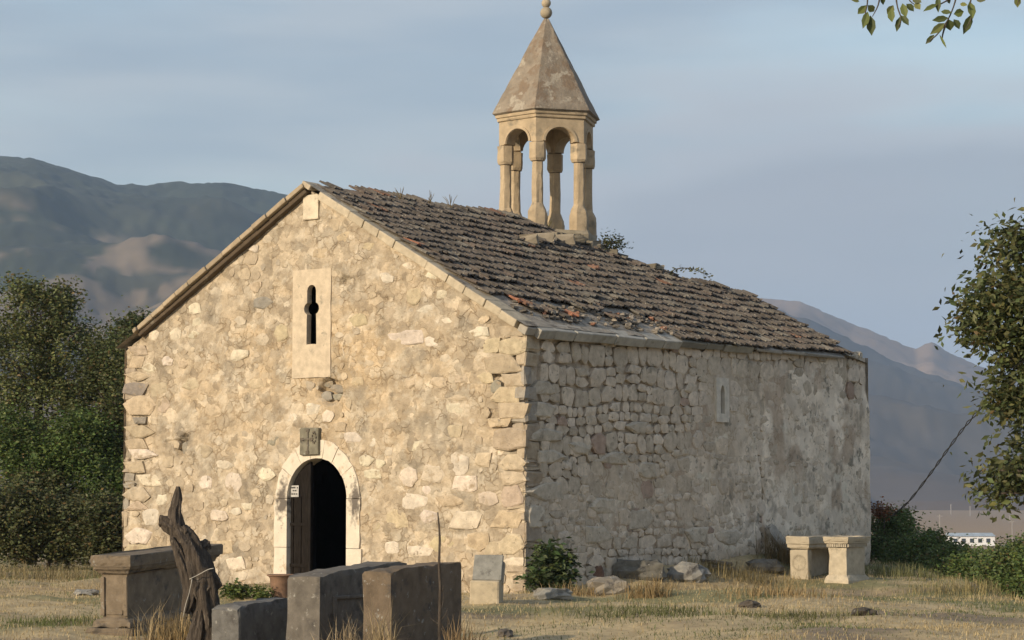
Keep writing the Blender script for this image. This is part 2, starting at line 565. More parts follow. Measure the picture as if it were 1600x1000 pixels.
gx = axis(-9.5, 11.0, 0.16, -5200, 5200)
gy = axis(19.0, 47.0, 0.16, -2500, 5200)
GX, GY = np.meshgrid(gx, gy, indexing='ij')
GZ = ground_h(GX, GY)
gv = np.stack([GX.ravel(), GY.ravel(), GZ.ravel()], 1)
ni, nj = len(gx), len(gy)
ii, jj = np.meshgrid(np.arange(ni - 1), np.arange(nj - 1), indexing='ij')
q = (ii * nj + jj).ravel()
gf = np.stack([q, q + nj, q + nj + 1, q + 1], 1)
n1 = fbm(GX / 1.7, GY / 1.7, 4, 31).ravel()[:, None]
n2 = fbm(GX / 0.5, GY / 0.5, 3, 37).ravel()[:, None]
straw = np.array([0.42, 0.33, 0.19]); soil = np.array([0.23, 0.18, 0.12]); green = np.array([0.14, 0.155, 0.065])
gt = straw * (0.75 + 0.5 * n2) + 0 * n1
gt = gt + (soil - gt) * sstep(0.52, 0.70, n1)
gt = gt + (green - gt) * (sstep(0.55, 0.72, fbm(GX / 2.3 + 40, GY / 2.3, 3, 51).ravel()[:, None]) * 0.7)
dist = np.hypot(GX, GY).ravel()[:, None]
field = np.array([0.30, 0.215, 0.135]) * (0.82 + 0.36 * fbm(GX / 160, GY / 45, 4, 61).ravel()[:, None])
gt = gt + (field - gt) * sstep(60, 160, dist)
M_ground = material('dry_ground', scale=5, lo=0.7, hi=1.25, bump=0.6, bscale=22, bdist=0.03)
ground = mesh_obj('ground', gv, gf, M_ground, smooth=True, tone=gt)
tag(ground, 'dry straw coloured hilltop ground falling to a tan plain', 'ground', kind='structure')

# ------------------------------------------------------------------ mountains
M_hill = material('mountain_side', scale=0.004, lo=0.8, hi=1.15, bump=0.0)


def mountain(name, label, prof, d0, d1, seed, rough, tone_fn, px0, px1, dpx=7.0, rows=110, back=1.35, zfoot=-10.0, power=1.25):
    """A mountainside from its foot d0 to its crest d1 metres away; the crest's height follows the skyline."""
    pxs = np.arange(px0, px1, dpx)
    ys = np.interp(pxs, [p[0] for p in prof], [p[1] for p in prof])
    ax = np.arctan((pxs - 800) / FPX / CP)
    V, T = [], []
    for k in range(rows):
        s = k / (rows - 1) * back
        r = d0 + (d1 - d0) * s
        X = r * np.sin(ax); Y = r * np.cos(ax)
        crest = EYE + d1 * np.cos(ax) * np.tan(PITCH + np.arctan((500 - ys) / FPX))
        if s <= 1:
            base = zfoot + (crest - zfoot) * s ** power
        else:
            base = crest - (crest - zfoot) * ((s - 1) / (back - 1)) ** 1.3 * 0.6
        env = math.sin(min(s, 1) * math.pi) ** 0.8 * 0.9 + 0.03
        spur = 1 - np.abs(2 * fbm(X / (rough * 5), Y / (rough * 5), 5, seed) - 1) * 1.6
        fine = fbm(X / (rough * 0.5), Y / (rough * 0.5), 4, seed + 3) - 0.5
        Z = base + env * rough * (spur - 0.6) * 0.8 + fine * rough * 0.055 * min(1, s * 3) + (vnoise(X / 9, Y / 9, seed + 8) - .5) * 4.5 * min(1, s * 2)
        if k == 0: Z = np.full_like(X, -16.0)          # the foot is rooted below the plain
        Z = np.maximum(Z, -16.0)
        V.append(np.stack([X, Y, Z], 1)); T.append(tone_fn(X, Y, Z, s))
    nc = len(pxs)
    a, b = np.meshgrid(np.arange(rows - 1), np.arange(nc - 1), indexing='ij')
    q = (a * nc + b).ravel()
    o = mesh_obj(name, np.concatenate(V), np.stack([q, q + 1, q + nc + 1, q + nc], 1), M_hill, smooth=True, tone=np.concatenate(T))
    return tag(o, label, 'mountain', kind='structure')


forest = np.array([0.035, 0.043, 0.026]); meadow = np.array([0.155, 0.122, 0.085]); burnt = np.array([0.070, 0.062, 0.052])


def left_tone(X, Y, Z, s):
    n = fbm(X / 190, Z / 60 + Y / 420, 5, 71)
    n2 = fbm(X / 45, Y / 60, 3, 77)
    f = sstep(0.45, 0.51, n * 0.66 + n2 * 0.34 + 0.75 * (0.66 - s))
    f = f * (1 - sstep(0.66, 0.74, s + (n - .5) * .5) * 0.9)
    f = f[:, None]
    sc = sstep(.60, .70, fbm(X / 26, Y / 30, 3, 83))[:, None] * .8
    f = f * (1 - sc)
    return forest * (0.5 + 1.0 * n2[:, None]) * (1 - f) + meadow * (0.7 + 0.6 * n2[:, None]) * f


def right_tone(X, Y, Z, s):
    n = fbm(X / 260, Z / 50, 5, 91)[:, None]
    t = np.array([0.075, 0.066, 0.055]) * (0.45 + 1.1 * n)
    lines = sstep(0.60, 0.66, fbm(X / 600, Z / 14, 3, 95))[:, None] * 0.55
    low = float(sstep(0.45, 0.1, s)) if False else max(0.0, 1 - s / 0.5)
    t = t + (np.array([0.11, 0.085, 0.07]) - t) * low * 0.8
    return t + (meadow * 0.8 - t) * lines * low


def far_tone(X, Y, Z, s):
    n = fbm(X / 300, Z / 80, 4, 99)[:, None]
    return np.array([0.21, 0.15, 0.105]) * (0.5 + 0.9 * n)


mountain('mountain', 'wooded mountain with tan meadows behind the leafy trees', [(-1300, 420), (-900, 330), (-400, 235), (0, 245), (55, 249), (110, 266), (180, 285), (250, 291), (345, 288), (395, 296), (450, 306), (560, 330), (800, 420), (1100, 560)],
         900, 2600, 3, 150, left_tone, -1250, 950, dpx=3.4, rows=200)
mountain('mountain', 'dark bluish burnt mountainside above the tan plain', [(900, 430), (1100, 470), (1215, 484), (1260, 498), (1330, 532), (1420, 572), (1500, 600), (1600, 628), (1750, 670), (2000, 700), (2700, 765)],
         1750, 3300, 13, 110, right_tone, 900, 2700, dpx=5, zfoot=-9, back=1.2)
mountain('mountain', 'pale brown far ridge with a small round knoll', [(900, 440), (1205, 467), (1250, 471), (1290, 488), (1330, 508), (1400, 532), (1432, 545), (1446, 536), (1456, 534), (1468, 541), (1485, 552), (1540, 574), (1600, 596), (1750, 640), (2000, 690), (2700, 755)],
         3350, 4500, 23, 100, far_tone, 900, 2700, dpx=5, zfoot=60, back=1.15)

# ------------------------------------------------------------------ church walls
church = empty('stone_church', (C0.x, C0.y, 0), ROT, 'old rubble stone church with tiled gable roof and a hexagonal bell tower', 'church')
ZB = -0.45
PALE = np.array([0.63, 0.555, 0.44]); TAN = np.array([0.45, 0.37, 0.27]); GREY = np.array([0.29, 0.26, 0.215])
PINK = np.array([0.52, 0.43, 0.34]); BUFF = np.array([0.51, 0.42, 0.295])


def top_front(x):
    return ZE + (ZR - ZE) * (1 - np.abs(np.asarray(x) - XR) / (W / 2)) - 0.05


# openings on the front
dl, dr = Fr(450, 810)[0], Fr(543, 810)[0]
DXC = (dl + dr) / 2; DHW = (dr - dl) / 2
DZT = Fr(497, 716)[1]; DZS = DZT - DHW
wx0, wz1 = Fr(458.5, 423); wx1, wz0 = Fr(517, 589)
WXC = (wx0 + wx1) / 2


def in_door(x, z, m=0.0):
    x = np.asarray(x); z = np.asarray(z)
    return ((np.abs(x - DXC) < DHW + m) & (z < DZS)) | (((x - DXC) ** 2 + (z - DZS) ** 2) < (DHW + m) ** 2)


def in_plate(x, z, m=0.0):
    return (x > wx0 - m) & (x < wx1 + m) & (z > wz0 - m) & (z < wz1 + m)


# ragged holes in the front: (px, py, half width px, half height px, depth)
HOLES = [(514, 612, 20, 20, 0.14), (281, 698, 9, 15, 0.16), (289, 684, 6, 8, 0.12), (541, 438, 9, 6, 0.06), (773, 585, 6, 5, 0.08), (268, 690, 10, 3, .05)]
HOLES = [(*Fr(a, b), c / 74.0, d / 97.0, e) for a, b, c, d, e in HOLES]


def front_relief(x, z):
    h = (fbm(x / 0.9, z / 0.9, 3, 101) - 0.5) * 0.035 + (fbm(x / 0.22, z / 0.2, 3, 103) - 0.5) * 0.05 + (fbm(x / 0.05, z / 0.05, 2, 107) - 0.5) * 0.012
    # open joints between the quoins at both corners
    edge = np.maximum(sstep(-0.95, -0.35, x) * sstep(1.6, 2.4, z) + 0.45 * sstep(-0.8, -0.2, x), sstep(-W + 0.8, -W + 0.3, x) * 0.8)
    h = h - 0.045 * edge
    for hx, hz, rx, rz, dep in HOLES:
        rr = ((x - hx) / rx) ** 2 + ((z - hz) / rz) ** 2 + (fbm(x / 0.08, z / 0.08, 2, 5) - .5) * 0.8
        h = h - dep * (1 - sstep(0.6, 1.1, rr))
    return h


def front_tone(x, z):
    n = fbm(x / 0.8, z / 0.6, 4, 111)[..., None]; n2 = fbm(x / 0.13, z / 0.11, 4, 113)[..., None]
    base = np.array([0.46, 0.38, 0.275]); warm = np.array([0.53, 0.41, 0.265]); grey = np.array([0.37, 0.32, 0.245]); pale = np.array([0.56, 0.47, 0.345])
    ox, oz = Fr(500, 590)
    ctr = np.exp(-(((x - ox) / 2.3) ** 2 + ((z - oz) / 1.0) ** 2))[..., None]
    t = base + (warm - base) * np.clip(ctr * 1.0 + (n - .5) * 1.2, 0, 1)
    t = t + (grey - t) * sstep(0.56, 0.70, fbm(x / 0.55 + 9, z / 0.5, 4, 117))[..., None] * 0.75
    t = t + (pale - t) * sstep(0.60, 0.72, n2) * 0.65
    white = np.array([0.64, 0.565, 0.445])
    blot = fbm(x / 0.27 + 3, z / 0.17, 5, 119, .6)[..., None]
    t = t + (white - t) * sstep(0.555, 0.60, blot) * 0.42
    dk = fbm(x / 0.35 + 8, z / 0.25, 5, 123, .6)[..., None]
    t = t * (1 - 0.12 * sstep(0.58, 0.66, dk))
    return t


def side_relief(y, z):
    h = (fbm(y / 0.9, z / 0.9, 3, 131) - 0.5) * 0.03 + (fbm(y / 0.2, z / 0.2, 3, 133) - 0.5) * 0.028 + (fbm(y / 0.05, z / 0.05, 2, 137) - 0.5) * 0.010
    n = (fbm(y / 0.9, z / 0.8, 3, 139) - 0.5)
    dry = sstep(1.6, 2.5, z + n * 1.6) * (1 - sstep(3.0, 4.6, y + n * 3))
    top = sstep(ZE - 0.5, ZE - 0.1, z) * (1 - sstep(8, 9, y))
    low = 1 - sstep(0.25, 0.75, z + n)
    end = sstep(9.3, 9.7, y) * sstep(ZE - 1.0, ZE - 0.55, z)
    bury = sstep(4.6, 6.4, y + n * 2.5) * (1 - end)
    h = h - 0.06 * np.maximum(np.maximum(dry, end), 0.7 * np.maximum(top, low)) + 0.014 * bury * (1 - top * .7)
    seam = Si(1190, 700)[0]
    return h - 0.10 * np.exp(-((y - seam - 0.05 * np.sin(z * 5) - (fbm(z * 3, z * 0, 2, 3) - .5) * .1) / 0.035) ** 2)


def side_tone(y, z):
    n = fbm(y / 0.9, z / 0.7, 4, 141)[..., None]; n2 = fbm(y / 0.16, z / 0.2, 4, 143)[..., None]
    grey = np.array([0.48, 0.425, 0.335]); pale = np.array([0.78, 0.72, 0.60]); dark = np.array([0.20, 0.18, 0.145]); brown = np.array([0.37, 0.295, 0.215])
    n5 = fbm(y / 0.5, z / 0.5, 4, 145)
    right = np.clip(sstep(4.2, 5.0, y + (n5 - .5) * 2.2) * (1 - .6 * sstep(1.6, 2.6, z + (n5 - .5))) * .8 + sstep(-.05, .05, y - Si(1190, 700)[0]) * .9, 0, 1)[..., None]
    right = right * (1 - .7 * (1 - sstep(.35, .8, z + (n5 - .5) * .8)))[..., None]
    t = grey + (pale - grey) * np.clip(right * 0.8 + (n - .5) * 1.3, 0, 1)
    t = t + (brown - t) * sstep(0.58, 0.68, fbm(y / 0.6 + 3, z / 0.7, 4, 147))[..., None] * 0.7
    streak = fbm(y / 0.32, z / 0.45, 5, 149, .62)[..., None]
    t = t + (dark - t) * np.clip(sstep(0.58, 0.70, streak * .45 + n2 * .55) * (0.35 + 0.4 * right) + 0.5 * sstep(ZE - .3, ZE, z)[..., None] * sstep(.4, .6, streak), 0, 1) * 0.8
    return t * np.array([1.05, 1.0, 0.97])


def wall_grid(u0, u1, du, top, nz, relief, tone, hole, kind):
    nu = int((u1 - u0) / du) + 1
    U, K = np.meshgrid(np.linspace(u0, u1, nu), np.linspace(0, 1, nz), indexing='ij')
    Z = ZB + (top(U) - ZB) * K
    H = relief(U, Z)
    T = tone(U, Z)
    if kind == 'front':
        V = np.stack([U, -H, Z], -1)
    else:
        V = np.stack([H, U, Z], -1)
    a, b = np.meshgrid(np.arange(nu - 1), np.arange(nz - 1), indexing='ij')
    q = (a * nz + b).ravel()
    cu = 0.25 * (U[:-1, :-1] + U[1:, :-1] + U[:-1, 1:] + U[1:, 1:]).ravel()
    cz = 0.25 * (Z[:-1, :-1] + Z[1:, :-1] + Z[:-1, 1:] + Z[1:, 1:]).ravel()
    keep = ~hole(cu, cz)
    F = np.stack([q, q + nz, q + nz + 1, q + 1], 1)[keep]
    return V.reshape(-1, 3), F, T.reshape(-1, 3)


sy0, sz1 = Si(1115.5, 590); sy1, sz0 = Si(1135.5, 660)
v, f, t = wall_grid(-W, 0, 0.034, top_front, 190, front_relief, front_tone, lambda u, z: in_door(u, z, 0.03) | in_plate(u, z, -0.04), 'front')
front_wall = mesh_obj('front_wall', v, f, M_wall, church, True, t)
v, f, t = wall_grid(0, L, 0.036, lambda u: ZE + 0 * u, 115, side_relief, side_tone, lambda u, z: (u > sy0 + .03) & (u < sy1 - .03) & (z > sz0 + .03) & (z < sz1 - .03), 'side')
side_wall = mesh_obj('side_wall', v, f, M_plaster, church, True, t)

# the walls' inner faces, the hidden walls and the floor, near black with the indoor shade put into their colour
mb = MB()
TH = 0.75
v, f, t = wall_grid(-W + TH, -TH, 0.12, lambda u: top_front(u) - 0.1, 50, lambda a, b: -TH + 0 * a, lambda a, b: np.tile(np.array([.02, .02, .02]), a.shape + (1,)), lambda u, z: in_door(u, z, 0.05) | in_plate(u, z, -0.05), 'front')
inner = mesh_obj('inner_front_wall', v, f, M_dark_inside, church, True)
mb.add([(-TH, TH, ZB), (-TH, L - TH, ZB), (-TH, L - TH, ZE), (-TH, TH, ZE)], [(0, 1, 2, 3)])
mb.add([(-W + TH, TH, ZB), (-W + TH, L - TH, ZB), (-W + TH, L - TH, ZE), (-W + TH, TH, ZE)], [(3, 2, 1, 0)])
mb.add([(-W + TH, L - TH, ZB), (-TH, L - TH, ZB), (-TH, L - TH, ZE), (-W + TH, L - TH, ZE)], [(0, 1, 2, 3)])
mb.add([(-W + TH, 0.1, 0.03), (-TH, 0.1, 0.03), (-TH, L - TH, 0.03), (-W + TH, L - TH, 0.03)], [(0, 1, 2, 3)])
mb.build('interior', M_dark_inside, church)
mb = MB()
mb.add([(-W, 0, ZB), (-W, L, ZB), (-W, L, ZE), (-W, 0, ZE)], [(3, 2, 1, 0)], TAN)
mb.add([(-W, L, ZB), (0, L, ZB), (0, L, ZE), (-W, L, ZE)], [(3, 2, 1, 0)], GREY)
mb.build('back_wall', M_wall, church)

# ------------------------------------------------------------------ wall stones
def stone_vf(w, h, prot, n=7, boxy=3.0, irr=0.09, depth=0.07, soft=0.0):
    """A rough broken stone: angular outline, nearly flat face, steep edges."""
    cor = []
    off = rd.uniform(0, 6.28)
    for k in range(n):
        th = off + 2 * math.pi * (k + rd.uniform(-.32, .32)) / n
        c, s_ = math.cos(th), math.sin(th)
        r = (abs(c / (w / 2)) ** boxy + abs(s_ / (h / 2)) ** boxy) ** (-1 / boxy)
        r *= 1.06 * rd.uniform(1 - irr * 1.4, 1 + irr)
        cor.append((max(-w * .55, min(w * .55, r * c)), max(-h * .55, min(h * .55, r * s_))))
    out = []
    for k in range(n):
        a, b = cor[k], cor[(k + 1) % n]
        j = irr * .35 * min(w, h)
        out.append(a)
        out.append(((a[0] + b[0]) / 2 * 1.03 + rd.uniform(-j, j), (a[1] + b[1]) / 2 * 1.03 + rd.uniform(-j, j)))
    n2_ = len(out)
    tx, tz_ = rd.uniform(-.16, .16), rd.uniform(-.16, .16)
    v = []
    ins = max(soft * .5, min(.022 / min(w, h), .22))
    for lev in range(3):
        for x, z in out:
            if lev == 0: v.append((x, -depth, z))
            elif lev == 1: v.append((x, prot * .35, z))
            else:
                q = 1 - ins * 2 * rd.uniform(.6, 1.5)
                v.append((x * q, prot * rd.uniform(.75, 1.1) + (tx * x + tz_ * z) * .25, z * q))
    v.append((rd.uniform(-.15, .15) * w, prot * rd.uniform(.95, 1.25), rd.uniform(-.15, .15) * h))
    f = []
    for r in range(2):
        for k in range(n2_):
            k2 = (k + 1) % n2_
            f.append((r * n2_ + k, r * n2_ + k2, (r + 1) * n2_ + k2, (r + 1) * n2_ + k))
    for k in range(n2_):
        f.append((2 * n2_ + k, 2 * n2_ + (k + 1) % n2_, 3 * n2_))
    return v, f


def place_front(v, x, z, rot=0.0):
    c, s = math.cos(rot), math.sin(rot)
    return [(x + a * c - b * s, -d, z + a * s + b * c) for a, d, b in v]


def place_side(v, y, z, rot=0.0):
    c, s = math.cos(rot), math.sin(rot)
    return [(d, y + a * c - b * s, z + a * s + b * c) for a, d, b in v]


P_, T_, G_, K_, B_ = PALE, TAN, GREY, PINK, BUFF
KEY = [  # stones traced on the sunlit front: px, py, width px, height px, colour
    (656, 696, 52, 14, P_), (684, 712, 34, 16, P_), (714, 724, 34, 32, P_), (755, 718, 24, 20, B_), (638, 745, 27, 27, P_), (678, 740, 38, 24, P_),
    (733, 755, 72, 21, P_), (647, 783, 46, 21, P_), (699, 783, 56, 15, B_), (762, 778, 31, 19, K_), (801, 776, 32, 30, T_), (727, 813, 70, 27, P_),
    (792, 811, 56, 24, B_), (670, 807, 27, 19, P_), (620, 810, 32, 28, B_), (585, 813, 24, 34, B_), (572, 720, 24, 18, P_), (558, 703, 22, 15, P_), (553, 684, 30, 15, P_),
    (580, 691, 17, 14, P_), (593, 725, 15, 12, P_), (583, 741, 30, 14, P_), (667, 766, 14, 12, P_), (711, 638, 52, 14, P_), (710, 674, 36, 17, B_),
    (800, 594, 46, 18, T_), (793, 617, 50, 23, B_), (801, 641, 46, 23, T_), (786, 660, 74, 12, B_), (797, 686, 50, 31, T_), (801, 722, 42, 22, B_), (799, 748, 44, 18, B_),
    (760, 590, 28, 17, B_), (774, 603, 16, 17, G_), (720, 592, 34, 13, B_), (685, 598, 24, 14, B_), (745, 608, 30, 15, B_), (716, 622, 32, 9, B_),
    (748, 845, 32, 26, B_), (800, 850, 40, 28, B_), (690, 850, 34, 22, B_), (805, 878, 34, 13, P_), (655, 862, 40, 16, P_), (612, 855, 22, 16, P_), (775, 858, 34, 22, T_),
    (212, 608, 38, 18, G_), (218, 634, 48, 28, B_), (217, 657, 44, 9, G_), (218, 675, 46, 17, T_), (214, 694, 40, 15, T_), (220, 709, 52, 14, P_), (247, 608, 25, 20, T_), (255, 634, 24, 24, T_),
    (233, 750, 34, 17, P_), (321, 754, 18, 18, P_), (365, 753, 24, 27, P_), (388, 718, 26, 19, P_), (414, 741, 29, 18, P_), (351, 726, 26, 14, P_), (318, 704, 26, 18, T_),
    (238, 808, 30, 22, P_), (217, 837, 42, 22, P_), (253, 781, 17, 15, P_), (342, 805, 29, 15, P_), (369, 799, 17, 10, P_), (387, 791, 21, 9, P_), (369, 881, 29, 20, P_),
    (350, 855, 40, 18, B_), (425, 686, 27, 17, G_), (488, 640, 26, 17, P_), (513, 650, 18, 17, P_), (458, 652, 22, 14, P_), (530, 668, 20, 14, B_), (440, 668, 20, 14, B_),
    (241, 525, 14, 16, P_), (274, 522, 16, 18, P_), (305, 482, 18, 15, P_), (308, 503, 15, 12, P_), (305, 523, 20, 11, P_), (400, 448, 17, 15, B_), (418, 363, 18, 15, P_),
    (398, 389, 19, 10, P_), (439, 345, 20, 12, P_), (410, 473, 30, 17, G_), (373, 555, 27, 17, P_), (233, 575, 25, 13, P_), (261, 564, 20, 13, P_), (285, 570, 18, 10, T_),
    (635, 527, 50, 22, P_), (674, 534, 22, 16, P_), (695, 504, 31, 14, P_), (749, 518, 30, 16, P_), (648, 464, 24, 22, B_), (604, 434, 23, 15, P_), (674, 430, 18, 12, P_),
    (667, 483, 32, 11, P_), (690, 460, 16, 12, P_), (767, 540, 30, 22, B_), (801, 542, 38, 24, T_), (789, 568, 60, 26, T_), (797, 518, 42, 16, T_), (640, 415, 20, 11, P_), (755, 500, 20, 10, B_),
    (215, 548, 34, 14, T_), (214, 566, 36, 16, B_), (214, 588, 40, 13, B_), (212, 730, 36, 16, T_), (214, 772, 40, 20, T_), (216, 862, 40, 20, B_), (214, 790, 36, 12, B_),
    (505, 618, 16, 14, G_), (521, 607, 22, 11, G_), (523, 620, 20, 9, G_), (508, 600, 14, 9, G_), (530, 631, 12, 8, T_), (290, 700, 9, 16, G_),
    (560, 596, 22, 12, B_), (600, 660, 26, 15, B_), (640, 600, 20, 14, B_), (330, 640, 26, 18, B_), (300, 600, 28, 16, B_), (400, 600, 24, 16, B_), (440, 520, 20, 24, B_), (560, 500, 26, 18, B_), (540, 370, 30, 14, B_), (500, 395, 36, 14, B_), (575, 385, 20, 14, T_),
]
stone_list = []     # (area rank, name, verts, faces, tone, which wall)
occ = []


def free(x, z, w, h, gap=0.012):
    for ox, oz, ow, oh in occ:
        if abs(x - ox) < (w + ow) / 2 + gap and abs(z - oz) < (h + oh) / 2 + gap:
            return False
    return True


for px, py, wpx, hpx, col in KEY:
    x, z = Fr(px, py)
    xa = Fr(px - wpx / 2, py)[0]; xb = Fr(px + wpx / 2, py)[0]
    w = xb - xa; h = Fr(px, py - hpx / 2)[1] - Fr(px, py + hpx / 2)[1]
    quoin = x + w / 2 > -0.14 or x - w / 2 < -W + 0.16
    prot = rd.uniform(0.02, 0.035) if quoin else rd.uniform(0.008, 0.026)
    if z > top_front(x) - h * .55 or in_door(x, z, 0.3):
        continue
    sv, sf = stone_vf(w * 1.06, h * 1.08, prot, n=8 if wpx > 28 else 7, boxy=5 if quoin else rd.uniform(2.3, 4.5), irr=0.06 if quoin else 0.13, depth=0.16 if col is G_ and 490 < px < 540 else 0.07)
    if 490 < px < 540 and 595 < py < 635:
        sv = [(a, d - 0.085, b) for a, d, b in sv]
    occ.append((x, z, w, h))
    tn = col * rd.uniform(0.9, 1.08) * np.array([1, rd.uniform(.97, 1.03), rd.uniform(.94, 1.04)])
    stone_list.append((w * h * 3, place_front(sv, x, z, rd.uniform(-.04, .04)), sf, tn, 'front', 1))

# quoins that turn both corners
for corner in (0.0, -W):
    z = -0.15
    sgn = 1 if corner == 0.0 else -1
    while z < ZE - 0.1:
        hh = min(rd.choice([.08, .11, .15, .19, .24, .3]) * rd.uniform(.85, 1.15), ZE - z)
        lw = rd.uniform(0.12, 0.36)
        dep = rd.uniform(0.15, 0.5)
        fx = rd.uniform(-.012, .03); fy = rd.uniform(-.012, .012)
        cx = corner - sgn * lw / 2 + sgn * fx
        rot = Matrix.Rotation(rd.uniform(-.05, .05), 3, 'Z') @ Matrix.Rotation(rd.uniform(-.03, .03), 3, 'Y')
        bv, bf = box_vf((cx, dep / 2 - fy, z + hh / 2), (lw, dep, hh - rd.uniform(.002, .016)), jit=0.022, bev=0.02, rot=rot)
        blocked = not free(corner - sgn * lw / 2, z + hh / 2, lw * .5, hh * .3, -0.05)
        if not (blocked and corner != 0.0):
            tn = (TAN if rd.random() < .5 else BUFF) * rd.uniform(0.8, 1.02) * np.array([1, 1.0, 1.02])
            if rd.random() < .12: tn = GREY * 1.2
            stone_list.append((lw * hh * 2.0, bv, bf, tn, 'front', 0))
            occ.append((corner - sgn * lw / 2, z + hh / 2, lw, hh))
        z += hh

# random fill of the front
tries = 0
while tries < 5200:
    tries += 1
    x = rd.uniform(-W + 0.1, -0.1); z = rd.uniform(-0.1, ZR)
    h = rd.uniform(0.06, 0.21); w = h * rd.uniform(0.8, 2.1)
    if z + h * .6 > top_front(x - w / 2) - .02 or z + h * .6 > top_front(x + w / 2) - .02 or in_door(x, z, 0.22 + w / 2) or (wx0 - w / 2 < x < wx1 + w / 2 and wz0 - h / 2 < z < wz1 + h / 2):
        continue
    if not free(x, z, w, h, 0.02):
        continue
    occ.append((x, z, w, h))
    sv, sf = stone_vf(w, h, rd.uniform(-0.006, 0.012), n=7, boxy=rd.uniform(2, 4), irr=0.15, soft=.4)
    u = rd.random()
    col = (PALE * .92 if u < .3 else BUFF if u < .65 else TAN if u < .96 else GREY * 1.3)
    col = 0.55 * col + 0.45 * front_tone(np.array([x]), np.array([z]))[0] * rd.uniform(.92, 1.1)
    stone_list.append((w * h, place_front(sv, x, z, rd.uniform(-.2, .2)), sf, col, 'front', 0))

# courses of the shaded side wall
z = -0.1
rows = []
while z < ZE - 0.06:
    hh = rd.choice([0.11, 0.15, 0.2, 0.26, 0.3]) * rd.uniform(.9, 1.1)
    if z > 1.9: hh = rd.choice([0.12, 0.15, 0.26, 0.31, 0.34]) * rd.uniform(.95, 1.08)
    rows.append((z, min(hh, ZE - 0.02 - z))); z += hh
for z0, hh in rows:
    y = 0.32 + rd.uniform(0, .1)
    while y < L - 0.1:
        w = hh * rd.uniform(0.5, 1.45) if hh > .22 else hh * rd.uniform(.8, 2.8)
        w = max(.09, w)
        if y + w > L - .05: break
        yc = y + w / 2 - 0.0
        zc = z0 + hh / 2 + 0.05 * math.sin(yc * 1.1 + z0 * 1.4) + .035 * math.sin(yc * 2.7 - z0 * 2) + rd.uniform(-.015, .015)
        if zc + hh / 2 > ZE + .01: zc = ZE + .01 - hh / 2
        y += w
        if sy0 - w / 2 - .03 < yc < sy1 + w / 2 + .03 and sz0 - hh / 2 < zc < sz1 + hh / 2:
            continue
        pieces = [(zc, hh)]
        if rd.random() < .22 and hh > .2:
            pieces = [(zc - hh / 4, hh / 2), (zc + hh / 4, hh / 2)]
        for pc, ph in pieces:
            big = yc < 5.5
            sv, sf = stone_vf(w * rd.uniform(.9, .985), ph * rd.uniform(.9, .985), rd.uniform(-0.002, 0.026), n=8, boxy=rd.uniform(4, 8), irr=0.11)
            u = rd.random()
            col = (np.array([.56, .50, .40]) if u < .45 else np.array([.48, .43, .34]) if u < .8 else np.array([.62, .56, .46]) if u < .98 else np.array([.37, .29, .23])) * rd.uniform(.86, 1.08) * np.array([1.05, 1.0, .97])
            vis = (0.35 if yc > 5.2 else 1.0) * (1.4 if (zc > 1.8 and yc < 4.5) else 0.8)
            stone_list.append((w * ph * vis * 0.9, place_side(sv, yc, pc, rd.uniform(-.05, .05)), sf, col, 'side', 0))

for px, py, wpx, hpx in ((850, 680, 56, 19), (852, 714, 66, 20), (858, 768, 70, 27), (838, 808, 26, 34), (965, 716, 62, 19), (995, 668, 36, 17), (940, 790, 40, 23), (1010, 735, 30, 24), (905, 700, 36, 18), (846, 640, 44, 22), (850, 606, 50, 20), (1000, 812, 44, 30), (930, 835, 50, 26), (1090, 836, 40, 24), (1140, 840, 36, 22)):
    y, z = Si(px, py)
    w = Si(px + wpx / 2, py)[0] - Si(px - wpx / 2, py)[0]; h = Si(px, py - hpx / 2)[1] - Si(px, py + hpx / 2)[1]
    sv, sf = stone_vf(w, h, rd.uniform(.03, .042), n=9, boxy=6, irr=.06, depth=.05)
    stone_list.append((w * h * 3, place_side(sv, y, z, rd.uniform(-.03, .03)), sf, np.array([.53, .465, .365]) * rd.uniform(.88, 1.05), 'side', 1))
stone_list.sort(key=lambda s: -s[0])
rest = {'front': MB(), 'side': MB()}
for i, (_, sv, sf, tn, wall, key) in enumerate(stone_list):
    mat, par = (M_stone, front_wall) if wall == 'front' else (M_grey_stone, side_wall)
    if i < 300:
        mesh_obj('stone', sv, sf, mat, par, False, tn)
    else:
        rest[wall].add(sv, sf, tn)
tag(rest['front'].build('rubble', M_stone, front_wall, False), kind='stuff')
tag(rest['side'].build('rubble', M_grey_stone, side_wall, False), kind='stuff')


# ------------------------------------------------------------------ window plates
def pierced_plate(name, outer, hole, y0, y1, conv, mat, tone, parent):
    """A slab (outer outline) with a through hole; conv maps (a, depth, b) to local coordinates."""
    from mathutils.geometry import tessellate_polygon
    x0, z0, x1, z1 = outer
    rect = []
    for (ax_, az_), (bx_, bz_) in (((x0, z0), (x1, z0)), ((x1, z0), (x1, z1)), ((x1, z1), (x0, z1)), ((x0, z1), (x0, z0))):
        for k in range(6):
            rect.append((ax_ + (bx_ - ax_) * k / 6 + rd.uniform(-.006, .006), az_ + (bz_ - az_) * k / 6 + rd.uniform(-.006, .006)))
    nr, n = len(rect), len(hole)
    tris = tessellate_polygon([[Vector((a, b, 0)) for a, b in rect], [Vector((a, b, 0)) for a, b in reversed(hole)]])
    allp = rect + list(reversed(hole))
    V = [conv(a, y0, b) for a, b in allp] + [conv(a, y1, b) for a, b in allp]
    Fc = [tuple(t_) for t_ in tris]
    N = nr + n
    for k in range(nr):
        k2 = (k + 1) % nr
        Fc.append((k, k2, N + k2, N + k))
    for k in range(n):
        a, b = nr + k, nr + (k + 1) % n
        Fc.append((a, b, N + b, N + a))
    return MB().add(V, Fc, tone).build(name, mat, parent)


